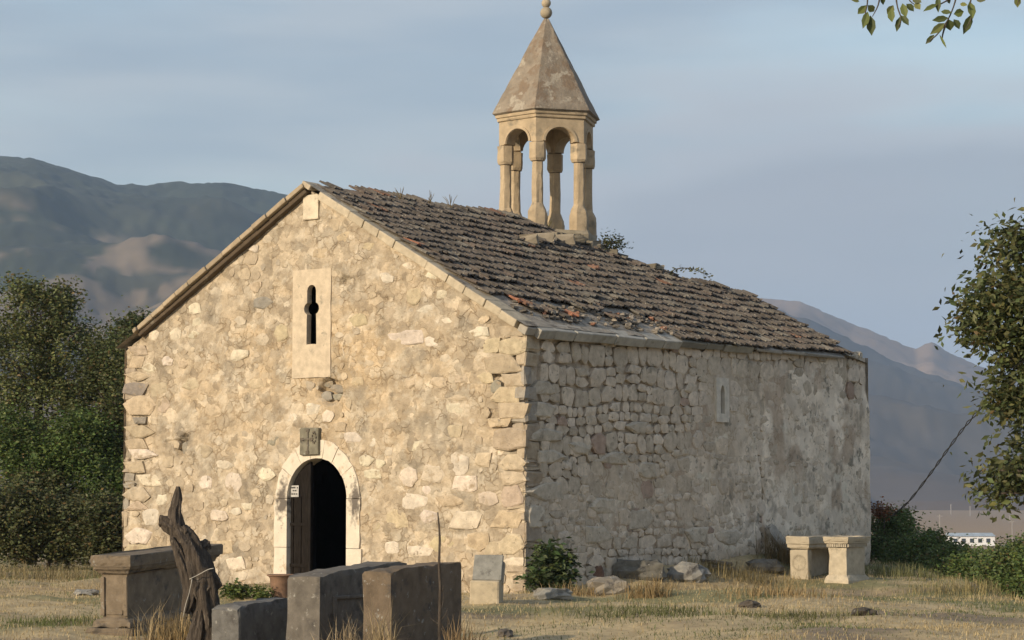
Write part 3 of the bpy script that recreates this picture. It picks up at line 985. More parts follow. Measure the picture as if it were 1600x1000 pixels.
hx, ht = Fr(488, 445)
hb = Fr(488, 538)[1]
hl = 0.5 * (Fr(496, 500)[0] - Fr(481, 500)[0])
zl = Fr(488, 482)[1]; rl = 0.5 * (Fr(500, 482)[0] - Fr(476.5, 482)[0]); rz = 0.085
hole = []
for k in range(7):
    a = math.pi * k / 6
    hole.append((hx + hl * math.cos(a) * .93, ht - hl * .9 + hl * math.sin(a) * .9))
lc = hl * .66; lr = rl - lc
a0 = math.degrees(math.acos(max(-1, min(1, -(hl * .93 - lc) / lr))))
lobe = [math.radians(a0 + (360 - 2 * a0) * k / 8) for k in range(9)]
hole_left = [(hx - lc + lr * math.cos(a), zl + lr * math.sin(a)) for a in lobe]
hole_right = [(2 * hx - p[0], p[1]) for p in reversed(hole_left)]
outline = hole + hole_left + [(hx - hl, zl - .2), (hx - hl, (zl + hb) / 2), (hx - hl * 1.02, hb), (hx, hb + .005), (hx + hl * 1.05, hb), (hx + hl, (zl + hb) / 2), (hx + hl, zl - .2)] + hole_right
pierced_plate('cross_window_frame', (wx0, wz0, wx1, wz1), outline, -0.016, 0.09, lambda a, d, b: (a, d, b), M_slab, np.array([.54, .45, .33]), church)
sl = (sy0 + sy1) / 2; sw = 0.5 * (Si(1127, 625)[0] - Si(1120.5, 625)[0])
st, sb = Si(1123, 601)[1], Si(1123, 646)[1]
outline = [(sl + sw, sb), (sl + sw, (st + sb) / 2), (sl + sw, st - .12), (sl + sw * .6, st - .04), (sl, st), (sl - sw * .6, st - .04), (sl - sw, st - .12), (sl - sw, (st + sb) / 2), (sl - sw, sb), (sl, sb - .004)]
pierced_plate('slit_window_frame', (sy0, sz0, sy1, sz1), outline, 0.05, -0.10, lambda a, d, b: (d, a, b), M_slab, np.array([.62, .57, .48]), church)
# block under the apex
bx0, bz1 = Fr(476, 306); bx1, bz0 = Fr(500, 342)
bv, bf = box_vf(((bx0 + bx1) / 2, 0.03, (bz0 + bz1) / 2), (bx1 - bx0, 0.16, bz1 - bz0), .004, .012)
mesh_obj('apex_block', bv, bf, M_slab, church, False, np.array([.60, .52, .39]))

# ------------------------------------------------------------------ doorway
M_paint = bpy.data.materials.new('whitewashed_surround')
M_paint = material('whitewashed_surround', scale=6, lo=0.86, hi=1.08, bump=0.4, bscale=26, bdist=0.012, color=(0.64, 0.57, 0.46), spots=(((0.46, 0.37, 0.26), 4.0, 0.57, 0.10), ((0.30, 0.25, 0.19), 11.0, 0.64, 0.05)))
# candle soot on both jambs: dark patches with their own ragged shape
n_, l_ = M_paint.node_tree.nodes, M_paint.node_tree.links
pb = next(x for x in n_ if x.type == 'BSDF_PRINCIPLED')
src = pb.inputs['Base Color'].links[0].from_socket
tco = n_.new('ShaderNodeTexCoord')
for sx_px in (443, 557):
    sx, sz = Fr(sx_px, 782)
    sub = n_.new('ShaderNodeVectorMath'); sub.operation = 'SUBTRACT'; sub.inputs[1].default_value = (sx, 0, sz)
    scl = n_.new('ShaderNodeVectorMath'); scl.operation = 'MULTIPLY'; scl.inputs[1].default_value = (1 / 0.15, 0, 1 / 0.36)
    ln = n_.new('ShaderNodeVectorMath'); ln.operation = 'LENGTH'
    nz = n_.new('ShaderNodeTexNoise'); nz.inputs['Scale'].default_value = 12; nz.inputs['Detail'].default_value = 5
    ad = n_.new('ShaderNodeMath'); ad.operation = 'MULTIPLY_ADD'; ad.inputs[1].default_value = 1.9
    mr = n_.new('ShaderNodeMapRange'); mr.inputs['From Min'].default_value = 1.35; mr.inputs['From Max'].default_value = 1.95; mr.inputs['To Min'].default_value = 0.85; mr.inputs['To Max'].default_value = 0.0
    mx = n_.new('ShaderNodeMixRGB'); mx.inputs['Color2'].default_value = (0.06, 0.05, 0.045, 1)
    l_.new(tco.outputs['Object'], sub.inputs[0]); l_.new(sub.outputs[0], scl.inputs[0]); l_.new(scl.outputs[0], ln.inputs[0])
    l_.new(tco.outputs['Object'], nz.inputs['Vector']); l_.new(nz.outputs['Fac'], ad.inputs[0]); l_.new(ln.outputs['Value'], ad.inputs[2])
    l_.new(ad.outputs[0], mr.inputs['Value']); l_.new(mr.outputs['Result'], mx.inputs['Fac']); l_.new(src, mx.inputs['Color1'])
    src = mx.outputs['Color']
l_.new(src, pb.inputs['Base Color'])

RO = DHW + 0.27


def arc_block(a0, a1, r0, r1, y0, y1, name, mat, tone=(.6, .55, .45)):
    k = 5
    V, Fc = [], []
    for i in range(k + 1):
        a = a0 + (a1 - a0) * i / k
        for r, y in ((r0, y0), (r1, y0), (r1, y1), (r0, y1)):
            rr = r + (rd.uniform(-.012, .012) if r == r1 else 0)
            V.append((DXC + rr * math.cos(a), y, DZS + rr * math.sin(a)))
    for i in range(k):
        for e in range(4):
            p, q2 = i * 4 + e, i * 4 + (e + 1) % 4
            Fc.append((p, p + 4, q2 + 4, q2))
    Fc += [(0, 1, 2, 3), tuple(k * 4 + e for e in (3, 2, 1, 0))]
    return weather(mesh_obj(name, V, Fc, mat, church, False), .006, .012, 2, 8.0)


cuts = [0, 34, 60, 79, 101, 121, 147, 180]
for a, b in zip(cuts[:-1], cuts[1:]):
    g = 0.2
    arc_block(R(a + g), R(b - g), DHW, RO + rd.uniform(-.02, .03), -0.03 - rd.uniform(0, .008), 0.30, 'arch_stone', M_paint)
for sgn in (-1, 1):
    zz = [ZB, DZS * 0.45, DZS]
    for z0, z1 in zip(zz[:-1], zz[1:]):
        x0, x1 = (DXC + sgn * DHW, DXC + sgn * (RO + rd.uniform(0, .03)))
        nseg = 6
        V, Fc = [], []
        for i in range(nseg + 1):
            z = z0 + .004 + (z1 - z0 - .008) * i / nseg
            j = rd.uniform(-.015, .015)
            V += [(x0, -.032, z), (x1 + j, -.032, z), (x1 + j, .30, z), (x0, .30, z)]
        for i in range(nseg):
            for e in range(4):
                p, q2 = i * 4 + e, i * 4 + (e + 1) % 4
                Fc.append((p, p + 4, q2 + 4, q2))
        Fc += [(0, 1, 2, 3), tuple(nseg * 4 + e for e in (3, 2, 1, 0))]
        mesh_obj('jamb_stone', V, Fc, M_paint, church, False)
# double door, the right leaf standing open into the dark
split = Fr(481, 800)[0]
door = empty('door', (0, 0, 0)); door.parent = church
yd = 0.06
xs = np.linspace(DXC - DHW + .01, split, 9)
V, Fc = [], []
for i, x in enumerate(xs):
    zt = DZS + math.sqrt(max(0, (DHW - .02) ** 2 - (x - DXC) ** 2))
    V += [(x, yd, ZB), (x, yd, zt), (x, yd + .05, zt), (x, yd + .05, ZB)]
for i in range(len(xs) - 1):
    for e in range(4):
        p, q2 = i * 4 + e, i * 4 + (e + 1) % 4
        Fc.append((p, q2, q2 + 4, p + 4))
Fc += [(3, 2, 1, 0), tuple((len(xs) - 1) * 4 + e for e in range(4))]
leafo = mesh_obj('door_leaf', V, Fc, M_door, door)
mbb = MB()
for x in np.linspace(DXC - DHW + .06, split - .03, 3):
    mbb.add(*box_vf((x, yd - .008, DZS / 2), (.018, .016, DZS * 1.05)))
for zz in (0.35, 1.0):
    mbb.add(*box_vf(((DXC - DHW + split) / 2, yd - .012, zz), (split - DXC + DHW - .02, .02, .05)))
mbb.build('batten', M_door, door)
mesh_obj('door_edge', *box_vf((split + .02, yd - .01, DZT * .46), (.045, .08, DZT * .98), .002, .008), M_door, door)
# paper notice on the closed leaf, three lines of worn writing
nx0, nz1 = Fr(456.5, 758.5, yd); nx1, nz0 = Fr(468.5, 776.5, yd)
notice = mesh_obj('paper_notice', *box_vf(((nx0 + nx1) / 2, yd - .028, (nz0 + nz1) / 2), (nx1 - nx0, .004, nz1 - nz0)), M_paper)
notice.parent = None
notice.matrix_world = Matrix.Translation((C0.x, C0.y, 0)) @ Matrix.Rotation(ROT, 4, 'Z')
tag(notice, 'small white paper notice with three lines on the dark door', 'notice')
for fz, segs in ((.80, [(.08, .62), (.78, .95)]), (.55, [(.24, .46), (.50, .74)]), (.26, [(.08, .34), (.38, .62), (.66, .86)])):
    mbb = MB()
    for a, b in segs:
        k = max(1, int((b - a) / .09))
        for j in range(k):
            xa = nx0 + (nx1 - nx0) * (a + (b - a) * j / k); xb = nx0 + (nx1 - nx0) * (a + (b - a) * (j + .8) / k)
            mbb.add(*box_vf(((xa + xb) / 2, yd - .0315, nz0 + (nz1 - nz0) * fz), (xb - xa, .002, (nz1 - nz0) * .12)))
    o = mbb.build('printed_line', M_ink, notice)

# cross stone above the arch
kx0, kz1 = Fr(474, 669); kx1, kz0 = Fr(502, 711)
cs = mesh_obj('cross_stone', *box_vf(((kx0 + kx1) / 2, -.02, (kz0 + kz1) / 2), (kx1 - kx0, .13, kz1 - kz0), .006, .012), M_tomb, church, False, np.array([.19, .175, .13]))
mbb = MB()  # bars darker than the slab: shade of the carving put into their colour
kc = ((kx0 + kx1) / 2, (kz0 + kz1) / 2); kw = kx1 - kx0; kh = kz1 - kz0
for dx, dz, w, h in ((-.04, 0, .045, .78), (-.10, .08, .5, .05)):
    mbb.add(*box_vf((kc[0] + dx * kw, -.092, kc[1] + dz * kh), (w * kw + .012, .022, h * kh), .003, .006), (.15, .13, .10))
for dx, dz in ((-.04, .40), (-.04, -.40), (-.36, .08), (.16, .08)):
    mbb.add(*box_vf((kc[0] + dx * kw, -.092, kc[1] + dz * kh), (.075, .02, .05), .006, .008), (.13, .11, .085))
for k in range(9):
    a = k / 9 * 2 * math.pi
    mbb.add(*box_vf((kc[0] + .30 * kw + .04 * math.cos(a), -.09, kc[1] + .14 * kh + .085 * math.sin(a)), (.022, .018, .03), .003), (.13, .11, .085))
mbb.build('carved_cross', M_tomb, cs)

# ------------------------------------------------------------------ roof
hip_px = [(905, 378), (990, 410), (1090, 440), (1150, 452), (1205, 472), (1262, 506), (1325, 552)]
HIP = [Ro(a, b, 0.05) for a, b in hip_px]
yr_end = HIP[0][0] - max(0.0, 0) * 0
HIP = [(max(y, 0), max(s, 0.0)) for y, s in HIP]
HY = np.array([HIP[0][0] - HIP[0][1] * .9] + [h[0] for h in HIP]); HS = np.array([0.0] + [h[1] for h in HIP])
order = np.argsort(HY); HY, HS = HY[order], HS[order]
REND = Si(1318, 556)[0]            # the roof stops short of the wall's far end
EAVE_OUT = 0.16
SMAX = SLEN + 0.10


def hip_s(y):
    return float(np.interp(y, HY, HS))


FRONT_OUT = -0.14
ys = np.concatenate([np.linspace(FRONT_OUT + .02, HY[0], 70), np.linspace(HY[0], REND, 40)[1:]])
mbr = MB()
nrow = 40
V, Fc = [], []
for y in ys:
    s0 = hip_s(y) if y > HY[0] else 0.0
    for k in range(nrow):
        s = s0 + (max(SMAX, s0 + .02) - s0) * k / (nrow - 1)
        V.append(tuple(roof_pt(y, s, 0.02 + 0.05 * float(fbm(y * 3.3, s * 3.3, 3, 4)))))
for i in range(len(ys) - 1):
    for k in range(nrow - 1):
        a = i * nrow + k
        Fc.append((a, a + 1, a + nrow + 1, a + nrow))
mbr.add(V, Fc)
# left slope and hipped far end: the right slope's upper edge joined across to its mirror image
V2 = [(2 * XR - p[0], p[1], p[2]) for p in V]
mbr.add(V2, [tuple(reversed(q_)) for q_ in Fc])
VV, FF = [], []
for i in range(len(ys)):
    p = V[i * nrow]
    VV += [p, (2 * XR - p[0], p[1], p[2])]
for i in range(len(ys) - 1):
    FF.append((2 * i, 2 * i + 2, 2 * i + 3, 2 * i + 1))
mbr.add(VV, FF)
e0 = V[(len(ys) - 1) * nrow: len(ys) * nrow]
mbr.add([e0[0], e0[-1], (2 * XR - e0[-1][0], e0[-1][1], e0[-1][2]), (2 * XR - e0[0][0], e0[0][1], e0[0][2]), (0, L, ZE - .1), (-W, L, ZE - .1)], [(0, 1, 4, 5, 2, 3)])
roof = mbr.build('roof', M_roofbed, church, True)

TW, TL, EXPO = 0.168, 0.38, 0.262
PROF = [(0.0, .028), (0.09, .042), (0.2, .026), (0.32, .004), (0.45, .018), (0.53, .023), (0.62, .011), (0.76, .001), (0.90, .018), (1.0, .034)]


def sag(y, s):
    return 0.07 * (float(fbm(y / 1.6, s / 1.3, 2, 301)) - .5)


def tile_vf(y, s, yaw=0.0, lift=0.0, roll=0.0, h0=0.055, broken=0.0):
    """One interlocking tile; its lower end lies s metres down the slope."""
    V = []
    c, si = math.cos(yaw), math.sin(yaw)
    npf = len(PROF)
    for end in (0, 1):
        for lay in (0, 1):
            for u, hgt in PROF:
                a = (u - .5) * TW * 1.06
                b = -TL if end == 0 else -broken * rd.uniform(0.3, 1) * (1 if u > .5 else .4)
                hh = h0 + sag(y, s) + hgt * (.6 if end == 0 else 1.0) - lay * .022 + (.0 if end == 0 else .036 + lift) + roll * a
                V.append(tuple(roof_pt(y + a * c - b * si, s + a * si + b * c, hh)))
    Fc = []
    T0, B0, T1, B1 = 0, npf, 2 * npf, 3 * npf
    for k in range(npf - 1):
        Fc += [(T0 + k, T1 + k, T1 + k + 1, T0 + k + 1), (B0 + k, B0 + k + 1, B1 + k + 1, B1 + k), (T1 + k, B1 + k, B1 + k + 1, T1 + k + 1)]
    Fc += [(T0, B0, B1, T1), (T0 + npf - 1, T1 + npf - 1, B1 + npf - 1, B0 + npf - 1)]
    return V, Fc


BARE = [(470, 274), (520, 307), (560, 334), (600, 361), (665, 402), (735, 446), (775, 469), (815, 470), (850, 472), (895, 480), (915, 492), (945, 488), (975, 484), (1005, 500), (1022, 503), (1045, 516), (1070, 534), (1300, 580)]


def tile_tone():
    u = rd.random()
    if u < .01: c = np.array([.22, .125, .085])
    elif u < .12: c = np.array([.145, .115, .094])
    elif u < .55: c = np.array([.135, .117, .10])
    elif u < .85: c = np.array([.12, .105, .09])
    else: c = np.array([.18, .165, .14])
    return c * rd.uniform(.66, .98)


tiles = []
nrows = int(SMAX / EXPO) + 1
for r in range(nrows):
    s = SMAX + .03 - (nrows - 1 - r) * EXPO
    y = 0.04 + rd.uniform(-.05, .05)
    ry = rd.uniform(-.02, .02)
    while y < REND - .03:
        yy = y + TW / 2
        y += TW * rd.uniform(.985, 1.02)
        ss = s + rd.uniform(-.025, .025) * (1 + .8 * (yy > 6)) + .04 * math.sin(yy * 1.1 + r * .4)
        if yy > HY[0] and ss - EXPO * .5 < hip_s(yy) + .05:
            continue
        px, py = project(to_world(*roof_pt(yy, ss - .03, .06)))
        if py > np.interp(px, [b[0] for b in BARE], [b[1] for b in BARE]):
            continue
        if ss < 0.12: continue
        # the tower stands through the roof
        tiles.append((yy, ss, tile_vf(yy, ss, rd.gauss(0, .035 + .03 * (yy > 6)), max(-.012, rd.gauss(0, .012)), rd.gauss(0, .05), broken=.13 if rd.random() < .09 else .02), tile_tone()))
# tiles that slid down or broke off along the eaves and the verge
for px, py, yaw, red in ((835, 484, .12, 0), (858, 490, .05, 0), (866, 493, .1, 0), (884, 498, -.05, 0), (896, 496, .2, 1), (846, 486, .16, 0), (812, 474, .25, 1), (824, 479, .2, 0), (872, 488, .3, 0), (962, 500, .03, 0), (976, 502, .10, 0), (925, 480, .02, 0), (938, 482, .04, 0), (562, 318, .5, 0), (545, 312, .3, 0), (580, 330, .2, 0), (700, 411, .1, 0), (655, 388, .12, 1)):
    y, s = Ro(px, py, .08)
    tn = np.array([.30, .135, .08]) if red else tile_tone()
    tiles.append((y, s, tile_vf(y, s, yaw, rd.uniform(0, .02), rd.uniform(-.1, .1), h0=.06, broken=.1), tn))
tiles.sort(key=lambda q_: (to_world(*roof_pt(q_[0], q_[1])) - Vector((0, 0, EYE))).length)
mbt = MB()
for i, (_, _, (tv, tf), tn) in enumerate(tiles):
    if i < 300:
        mesh_obj('roof_tile', tv, tf, M_tile, roof, False, tn)
    else:
        mbt.add(tv, tf, tn)
tag(mbt.build('tile_field', M_tile, roof), kind='stuff')


def slab_on_roof(y0, y1, s0, s1, h0, h1, tone, mirror=False, name='verge_slab', jit=.008, mat=None):
    """A slab lying on the slope between (y, s) limits."""
    V = []
    for h in (h0, h1):
        for y, s in ((y0, s0), (y1, s0), (y1, s1), (y0, s1)):
            p = roof_pt(y + rd.uniform(-jit, jit), s + rd.uniform(-jit, jit) * .4, h + rd.uniform(-jit, jit) * .7)
            V.append((2 * XR - p.x, p.y, p.z) if mirror else tuple(p))
    Fc = [(0, 1, 2, 3), (7, 6, 5, 4), (0, 4, 5, 1), (1, 5, 6, 2), (2, 6, 7, 3), (3, 7, 4, 0)]
    if not mirror:
        Fc = [tuple(reversed(q_)) for q_ in Fc]
    o = mesh_obj(name, V, Fc, mat or M_slab, roof, False, tone)
    bv = o.modifiers.new('bevel', 'BEVEL'); bv.width = .014; bv.segments = 2
    return o


# right verge: pale dressed slabs, joints traced on the photograph
vj = [(497, 292), (545, 327), (567, 340), (590, 358), (615, 374), (665, 405), (698, 425), (725, 442), (757, 463), (781, 479), (806, 497)]
sj = [hit_plane(a, b, to_world(0, FRONT_OUT, 0), uy) for a, b in vj]
sj = [max(0.02, (p.x - XR) / ca) for p in sj]
for a, b in zip(sj[:-1], sj[1:]):
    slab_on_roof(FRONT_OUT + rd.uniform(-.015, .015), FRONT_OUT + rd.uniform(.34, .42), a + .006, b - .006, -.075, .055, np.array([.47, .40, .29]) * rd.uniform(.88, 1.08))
slab_on_roof(FRONT_OUT + .06, .35, sj[-1] + .02, SLEN + .12, -.10, .02, np.array([.36, .33, .28]), name='verge_slab')
# left verge
a = 0.02
VEND = (XR - hit_plane(211, 520, to_world(0, FRONT_OUT, 0), uy).x) / ca
while a < VEND - .05:
    b = a + rd.uniform(.3, .5)
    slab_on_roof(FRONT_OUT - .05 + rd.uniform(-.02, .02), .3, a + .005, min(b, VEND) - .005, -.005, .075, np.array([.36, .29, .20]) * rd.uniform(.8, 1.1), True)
    a = b
slab_on_roof(FRONT_OUT, .25, -.10, .10, -.03, .05, np.array([.45, .38, .28]), name='verge_slab')
# dark strip under the left verge, the overhang's shade put into its colour
slab_on_roof(FRONT_OUT + .02, .2, .05, VEND - .03, -.085, -.01, np.array([.10, .075, .05]), True, name='verge_underside')
# eaves: heavy slabs, then thinner ones, then a strip
def eave(px0, px1, py0, py1, thick, tone, out=EAVE_OUT, inn=.26):
    y0 = Si(px0, py0, EAVE_OUT)[0]; y1 = Si(px1, py1, EAVE_OUT)[0]
    s1 = SLEN + out / ca
    slab_on_roof(y0 + .006, y1 - .006, s1 - inn, s1, .045 - thick, .045, tone, name='eave_slab', jit=.012)


ex = [843, 868, 900, 926, 965, 1010, 1040, 1066]
for a, b in zip(ex[:-1], ex[1:]):
    eave(a, b, 515, 515, .15, np.array([.37, .35, .30]) * rd.uniform(.75, 1.15), EAVE_OUT + rd.uniform(-.02, .02))
for a, b, tk in ((1066, 1108, .11), (1108, 1134, .10), (1137, 1180, .12)):
    eave(a, b, 535, 535, tk, np.array([.27, .25, .20]) * rd.uniform(.7, 1.15), EAVE_OUT - .04)
for a, b in ((1186, 1225), (1225, 1262), (1262, 1322)):
    eave(a, b, 545, 545, .06, np.array([.36, .34, .30]) * rd.uniform(.85, 1.1), EAVE_OUT - .03)
# a bed of mortar smeared along the bare eaves
y0, y1 = Si(843, 515, 0)[0], Si(1068, 532, 0)[0]

mbd = MB()
for k in range(150):
    px = rd.uniform(800, 1065); py = np.interp(px, [800, 850, 1065], [487, 500, 527]) - rd.uniform(2, 24)
    yy, ss = Ro(px, py, .05)
    if yy < .05: continue
    mbd.add(*box_vf(tuple(roof_pt(yy, ss, .07)), (rd.uniform(.03, .12), rd.uniform(.03, .12), rd.uniform(.02, .05)), .012, .008, Matrix.Rotation(rd.uniform(0, 3), 3, 'Z')), np.array([.26, .23, .19]) * rd.uniform(.5, 1.2) if rd.random() < .85 else (.27, .14, .09))
tag(mbd.build('mortar_debris', M_tomb, roof), kind='stuff')

# broken wall head beyond the roof's end
for k in range(34):
    yy = rd.uniform(REND + .02, L - .08); xx = rd.uniform(-.5, -.06)
    mesh_obj('stone', *box_vf((xx, yy, ZE + rd.uniform(-.04, .05)), (rd.uniform(.09, .2), rd.uniform(.1, .22), rd.uniform(.07, .15)), .02, .015), M_grey_stone, church, False, np.array([.50, .45, .36]) * rd.uniform(.8, 1.1))

# ------------------------------------------------------------------ bell tower
TY = 6.25
tw_c = Vector((XR, TY, 0))
tcw = to_world(XR, TY, 0)


def tz(py):                       # height of a row on the tower's axis
    return at(850, py, tcw.y).z


HEXROT = R(-102.6) - ROT          # local angle of the vertex nearest the camera
RT = 0.88
hexa = [HEXROT + k * math.pi / 3 for k in range(6)]


def hp(r, a, z):
    return (tw_c.x + r * math.cos(a), tw_c.y + r * math.sin(a), z)


SAND = np.array([.43, .34, .225])
zcap_t, zcap_b = tz(232), tz(261)
zarch_top = tz(205); zcor = tz(190)
zcol_b = tz(333); zbase_b = tz(420)


def prism(levels, mat, name, parent, tone, n=6, rot=HEXROT, jit=0.0, smooth=False, sub=1, center=None):
    """Stacked polygon rings [(z, radius)]."""
    V, Fc = [], []
    cx, cy = (tw_c.x, tw_c.y) if center is None else center
    m = n * sub
    for z, r in levels:
        for k in range(m):
            a0 = rot + (k // sub) * 2 * math.pi / n; a1 = a0 + 2 * math.pi / n
            fr = (k % sub) / sub
            x = r * (math.cos(a0) * (1 - fr) + math.cos(a1) * fr); y = r * (math.sin(a0) * (1 - fr) + math.sin(a1) * fr)
            V.append((cx + x + rd.uniform(-jit, jit), cy + y + rd.uniform(-jit, jit), z + rd.uniform(-jit, jit) * .6))
    for i in range(len(levels) - 1):
        for k in range(m):
            k2 = (k + 1) % m
            Fc.append((i * m + k, i * m + k2, (i + 1) * m + k2, (i + 1) * m + k))
    Fc += [tuple(range(m - 1, -1, -1)), tuple((len(levels) - 1) * m + k for k in range(m))]
    o = mesh_obj(name, V, Fc, mat, parent, smooth, tone)
    return weather(o, .014 if name == 'bell_tower' else .003, .04 if name == 'bell_tower' else .014, 2, 9.0)


tower = prism([(ZR - 1.1, 1.06), (tz(372), 1.0), (tz(366), .97)], M_tower, 'bell_tower', church, np.array([.30, .255, .18]), jit=.02, sub=3)
for a in hexa:
    # one column: flaring rough base, shaft, impost block
    cx, cy = tw_c.x + (RT - .10) * math.cos(a), tw_c.y + (RT - .10) * math.sin(a)
    col = prism([(tz(372), .185), (tz(345), .185), (tz(338), .175), (tz(328), .118), (tz(325), .110), (tz(295), .108), (zcap_b - .004, .106)], M_tower, 'column', tower, SAND * rd.uniform(.92, 1.06), n=6, rot=a, jit=.007, sub=2, center=(cx, cy))
    prism([(zcap_b, .135), (zcap_b + .05, .158), (zcap_t - .004, .160)], M_tower, 'impost', col, SAND * rd.uniform(.95, 1.08), n=6, rot=a + R(0), jit=.003, center=(cx, cy))
for k in range(6):
    a0, a1 = hexa[k], hexa[(k + 1) % 6]
    ps = Vector(hp(RT + .02, a0, 0)); pe = Vector(hp(RT + .02, a1, 0))
    dirv = (pe - ps).normalized(); nrm = Vector((dirv.y, -dirv.x, 0)); ln = (pe - ps).length
    ra = ln / 2 - .18
    zs = zcap_t + .02
    V, Fc = [], []
    na = 14
    inset = .24
    for side in (0, 1):
        off = -nrm * (inset * side)
        sh = .13 * side                     # the inner face is shorter
        for i in range(na + 1):
            th = math.pi * i / na
            u = ln / 2 - ra * math.cos(th); z = zs + ra * .92 * math.sin(th)
            V.append(ps + dirv * u + off + Vector((0, 0, z)))
        for i in range(na + 1):
            fr = i / na
            if fr < .25: u, z = sh, zcap_t + (zcor - zcap_t) * fr / .25
            elif fr > .75: u, z = ln - sh, zcap_t + (zcor - zcap_t) * (1 - fr) / .25
            else: u, z = sh + (ln - 2 * sh) * (fr - .25) / .5, zcor
            V.append(ps + dirv * u + off + Vector((0, 0, z)))
    m = na + 1
    for i in range(na):
        Fc += [(i, i + 1, m + i + 1, m + i), (2 * m + i + 1, 2 * m + i, 3 * m + i, 3 * m + i + 1), (i + 1, i, 2 * m + i, 2 * m + i + 1)]
    Fc += [(0, m, 3 * m, 2 * m), (m - 1, 3 * m - 1, 4 * m - 1, 2 * m - 1)]
    ar = weather(mesh_obj('arch', V, Fc, M_tower, tower, False, SAND * rd.uniform(.97, 1.05)), .004, .012, 1, 7.0)
    # raised archivolt band
    V, Fc = [], []
    for i in range(na + 1):
        th = math.pi * i / na
        for r_, o_ in ((ra + .01, .0), (ra + .01, .018), (ra + .055, .018), (ra + .055, .0)):
            V.append(ps + dirv * (ln / 2 - r_ * math.cos(th)) + nrm * o_ + Vector((0, 0, zs + r_ * .92 * math.sin(th))))
    for i in range(na):
        for e in range(3):
            Fc.append((i * 4 + e, i * 4 + e + 1, i * 4 + e + 5, i * 4 + e + 4))
    mesh_obj('archivolt', V, [tuple(reversed(q_)) for q_ in Fc], M_tower, ar, False, SAND * 1.05)
prism([(zcor - .06, RT + .03), (zcor - .05, RT + .06), (zcor - .0, RT + .065), (zcor + .01, RT + .095), (zcor + .075, RT + .105), (zcor + .08, RT + .06)], M_tower, 'cornice', tower, SAND * 1.02, jit=.003, sub=2)
ztip = tz(30)
lev = [(zcor + .055, .98 * 1.0), (zcor + .085, 1.04)]
for k in range(1, 9):
    fr = k / 8
    lev.append((zcor + .085 + (ztip - zcor - .085) * fr, 1.04 * (1 - fr) + .055 * fr))
prism(lev, M_spire, 'spire', tower, np.array([.255, .215, .165]), jit=.007, sub=4)


def ball(c, r, name, mat, parent, tone):
    V, Fc = [], []
    for i in range(7):
        ph = -math.pi / 2 + math.pi * (i + .5) / 7
        for k in range(12):
            th = 2 * math.pi * k / 12
            V.append((c[0] + r * math.cos(ph) * math.cos(th), c[1] + r * math.cos(ph) * math.sin(th), c[2] + r * math.sin(ph)))
    for i in range(6):
        for k in range(12):
            Fc.append((i * 12 + k, i * 12 + (k + 1) % 12, (i + 1) * 12 + (k + 1) % 12, (i + 1) * 12 + k))
    Fc += [tuple(range(11, -1, -1)), tuple(72 + k for k in range(12))]
    return mesh_obj(name, V, Fc, mat, parent, True, tone)


ball((tw_c.x, tw_c.y, tz(20)), .112, 'finial_ball', M_tower, tower, np.array([.34, .29, .21]))
ball((tw_c.x, tw_c.y, tz(5)), .088, 'finial_ball', M_tower, tower, np.array([.42, .35, .25]))
# rubble at the tower's foot on the visible slope
for k in range(14):
    y = TY + rd.uniform(-.9, 1.3); s = max(rd.uniform(.85, 1.2) - abs(y - TY) * .3, hip_s(y) + .1 if y > HY[0] else .2)
    mesh_obj('stone', *box_vf(tuple(roof_pt(y, s, .10)), (rd.uniform(.1, .28), rd.uniform(.1, .28), rd.uniform(.06, .13)), .02, .012, Matrix.Rotation(rd.uniform(0, 3), 3, 'Z')), M_tower, tower, False, np.array([.22, .195, .15]) * rd.uniform(.6, 1.1))
for px, py in ((823, 372), (848, 369), (880, 372)):
    y, s = Ro(px, py, .12)
    mesh_obj('stone', *box_vf(tuple(roof_pt(y, s, .10)), (.34, .26, .18), .025, .02, Matrix.Rotation(.6, 3, 'Z')), M_tower, tower, False, np.array([.28, .24, .18]))


# ------------------------------------------------------------------ foliage
def leaves(centers, size, tones, flat=0.35, aspect=0.55, droop=0.0, seed=0):
    """Folded leaf blades: 4 vertices, 2 triangles each. Returns arrays."""
    g = np.random.default_rng(seed)
    n = len(centers)
    d = g.normal(size=(n, 3)); d[:, 2] = d[:, 2] * flat - droop
    d /= np.linalg.norm(d, axis=1)[:, None]
    u = g.normal(size=(n, 3)); s = np.cross(d, u); s /= np.linalg.norm(s, axis=1)[:, None]
    nn = np.cross(d, s)
    ln = size * g.uniform(.65, 1.3, (n, 1))
    w = ln * aspect * .5
    c = np.asarray(centers)
    v = np.stack([c, c + d * ln * .5 + s * w + nn * w * .35, c + d * ln, c + d * ln * .5 - s * w + nn * w * .35], 1).reshape(-1, 3)
    i = np.arange(n) * 4
    f = np.concatenate([np.stack([i, i + 1, i + 2], 1), np.stack([i, i + 2, i + 3], 1)])
    return v, f, np.repeat(tones, 4, axis=0)


def crown_points(clusters, per_clump=26, spread=.33, seed=0):
    """Leaf positions: clumps of leaves over the surface and inside of each ellipsoid (cx, cy, cz, rx, ry, rz, clumps)."""
    g = np.random.default_rng(seed)
    out, tn = [], []
    for cx, cy, cz, rx, ry, rz, n in clusters:
        d = g.normal(size=(n, 3)); d /= np.linalg.norm(d, axis=1)[:, None]
        rr = g.uniform(.35, 1.0, (n, 1)) ** .55 * g.uniform(.86, 1.12, (n, 1))
        c = d * rr * np.array([rx, ry, rz]) + np.array([cx, cy, cz])
        shade = g.uniform(.5, 1.4, n)
        for k in range(n):
            m = int(per_clump * g.uniform(.5, 1.5))
            out.append(c[k] + g.normal(size=(m, 3)) * spread * g.uniform(.5, 1.2) * np.array([1, 1, .75]))
            tn.append(np.full(m, shade[k]) * g.uniform(.8, 1.2, m))
    return np.concatenate(out), np.concatenate(tn)


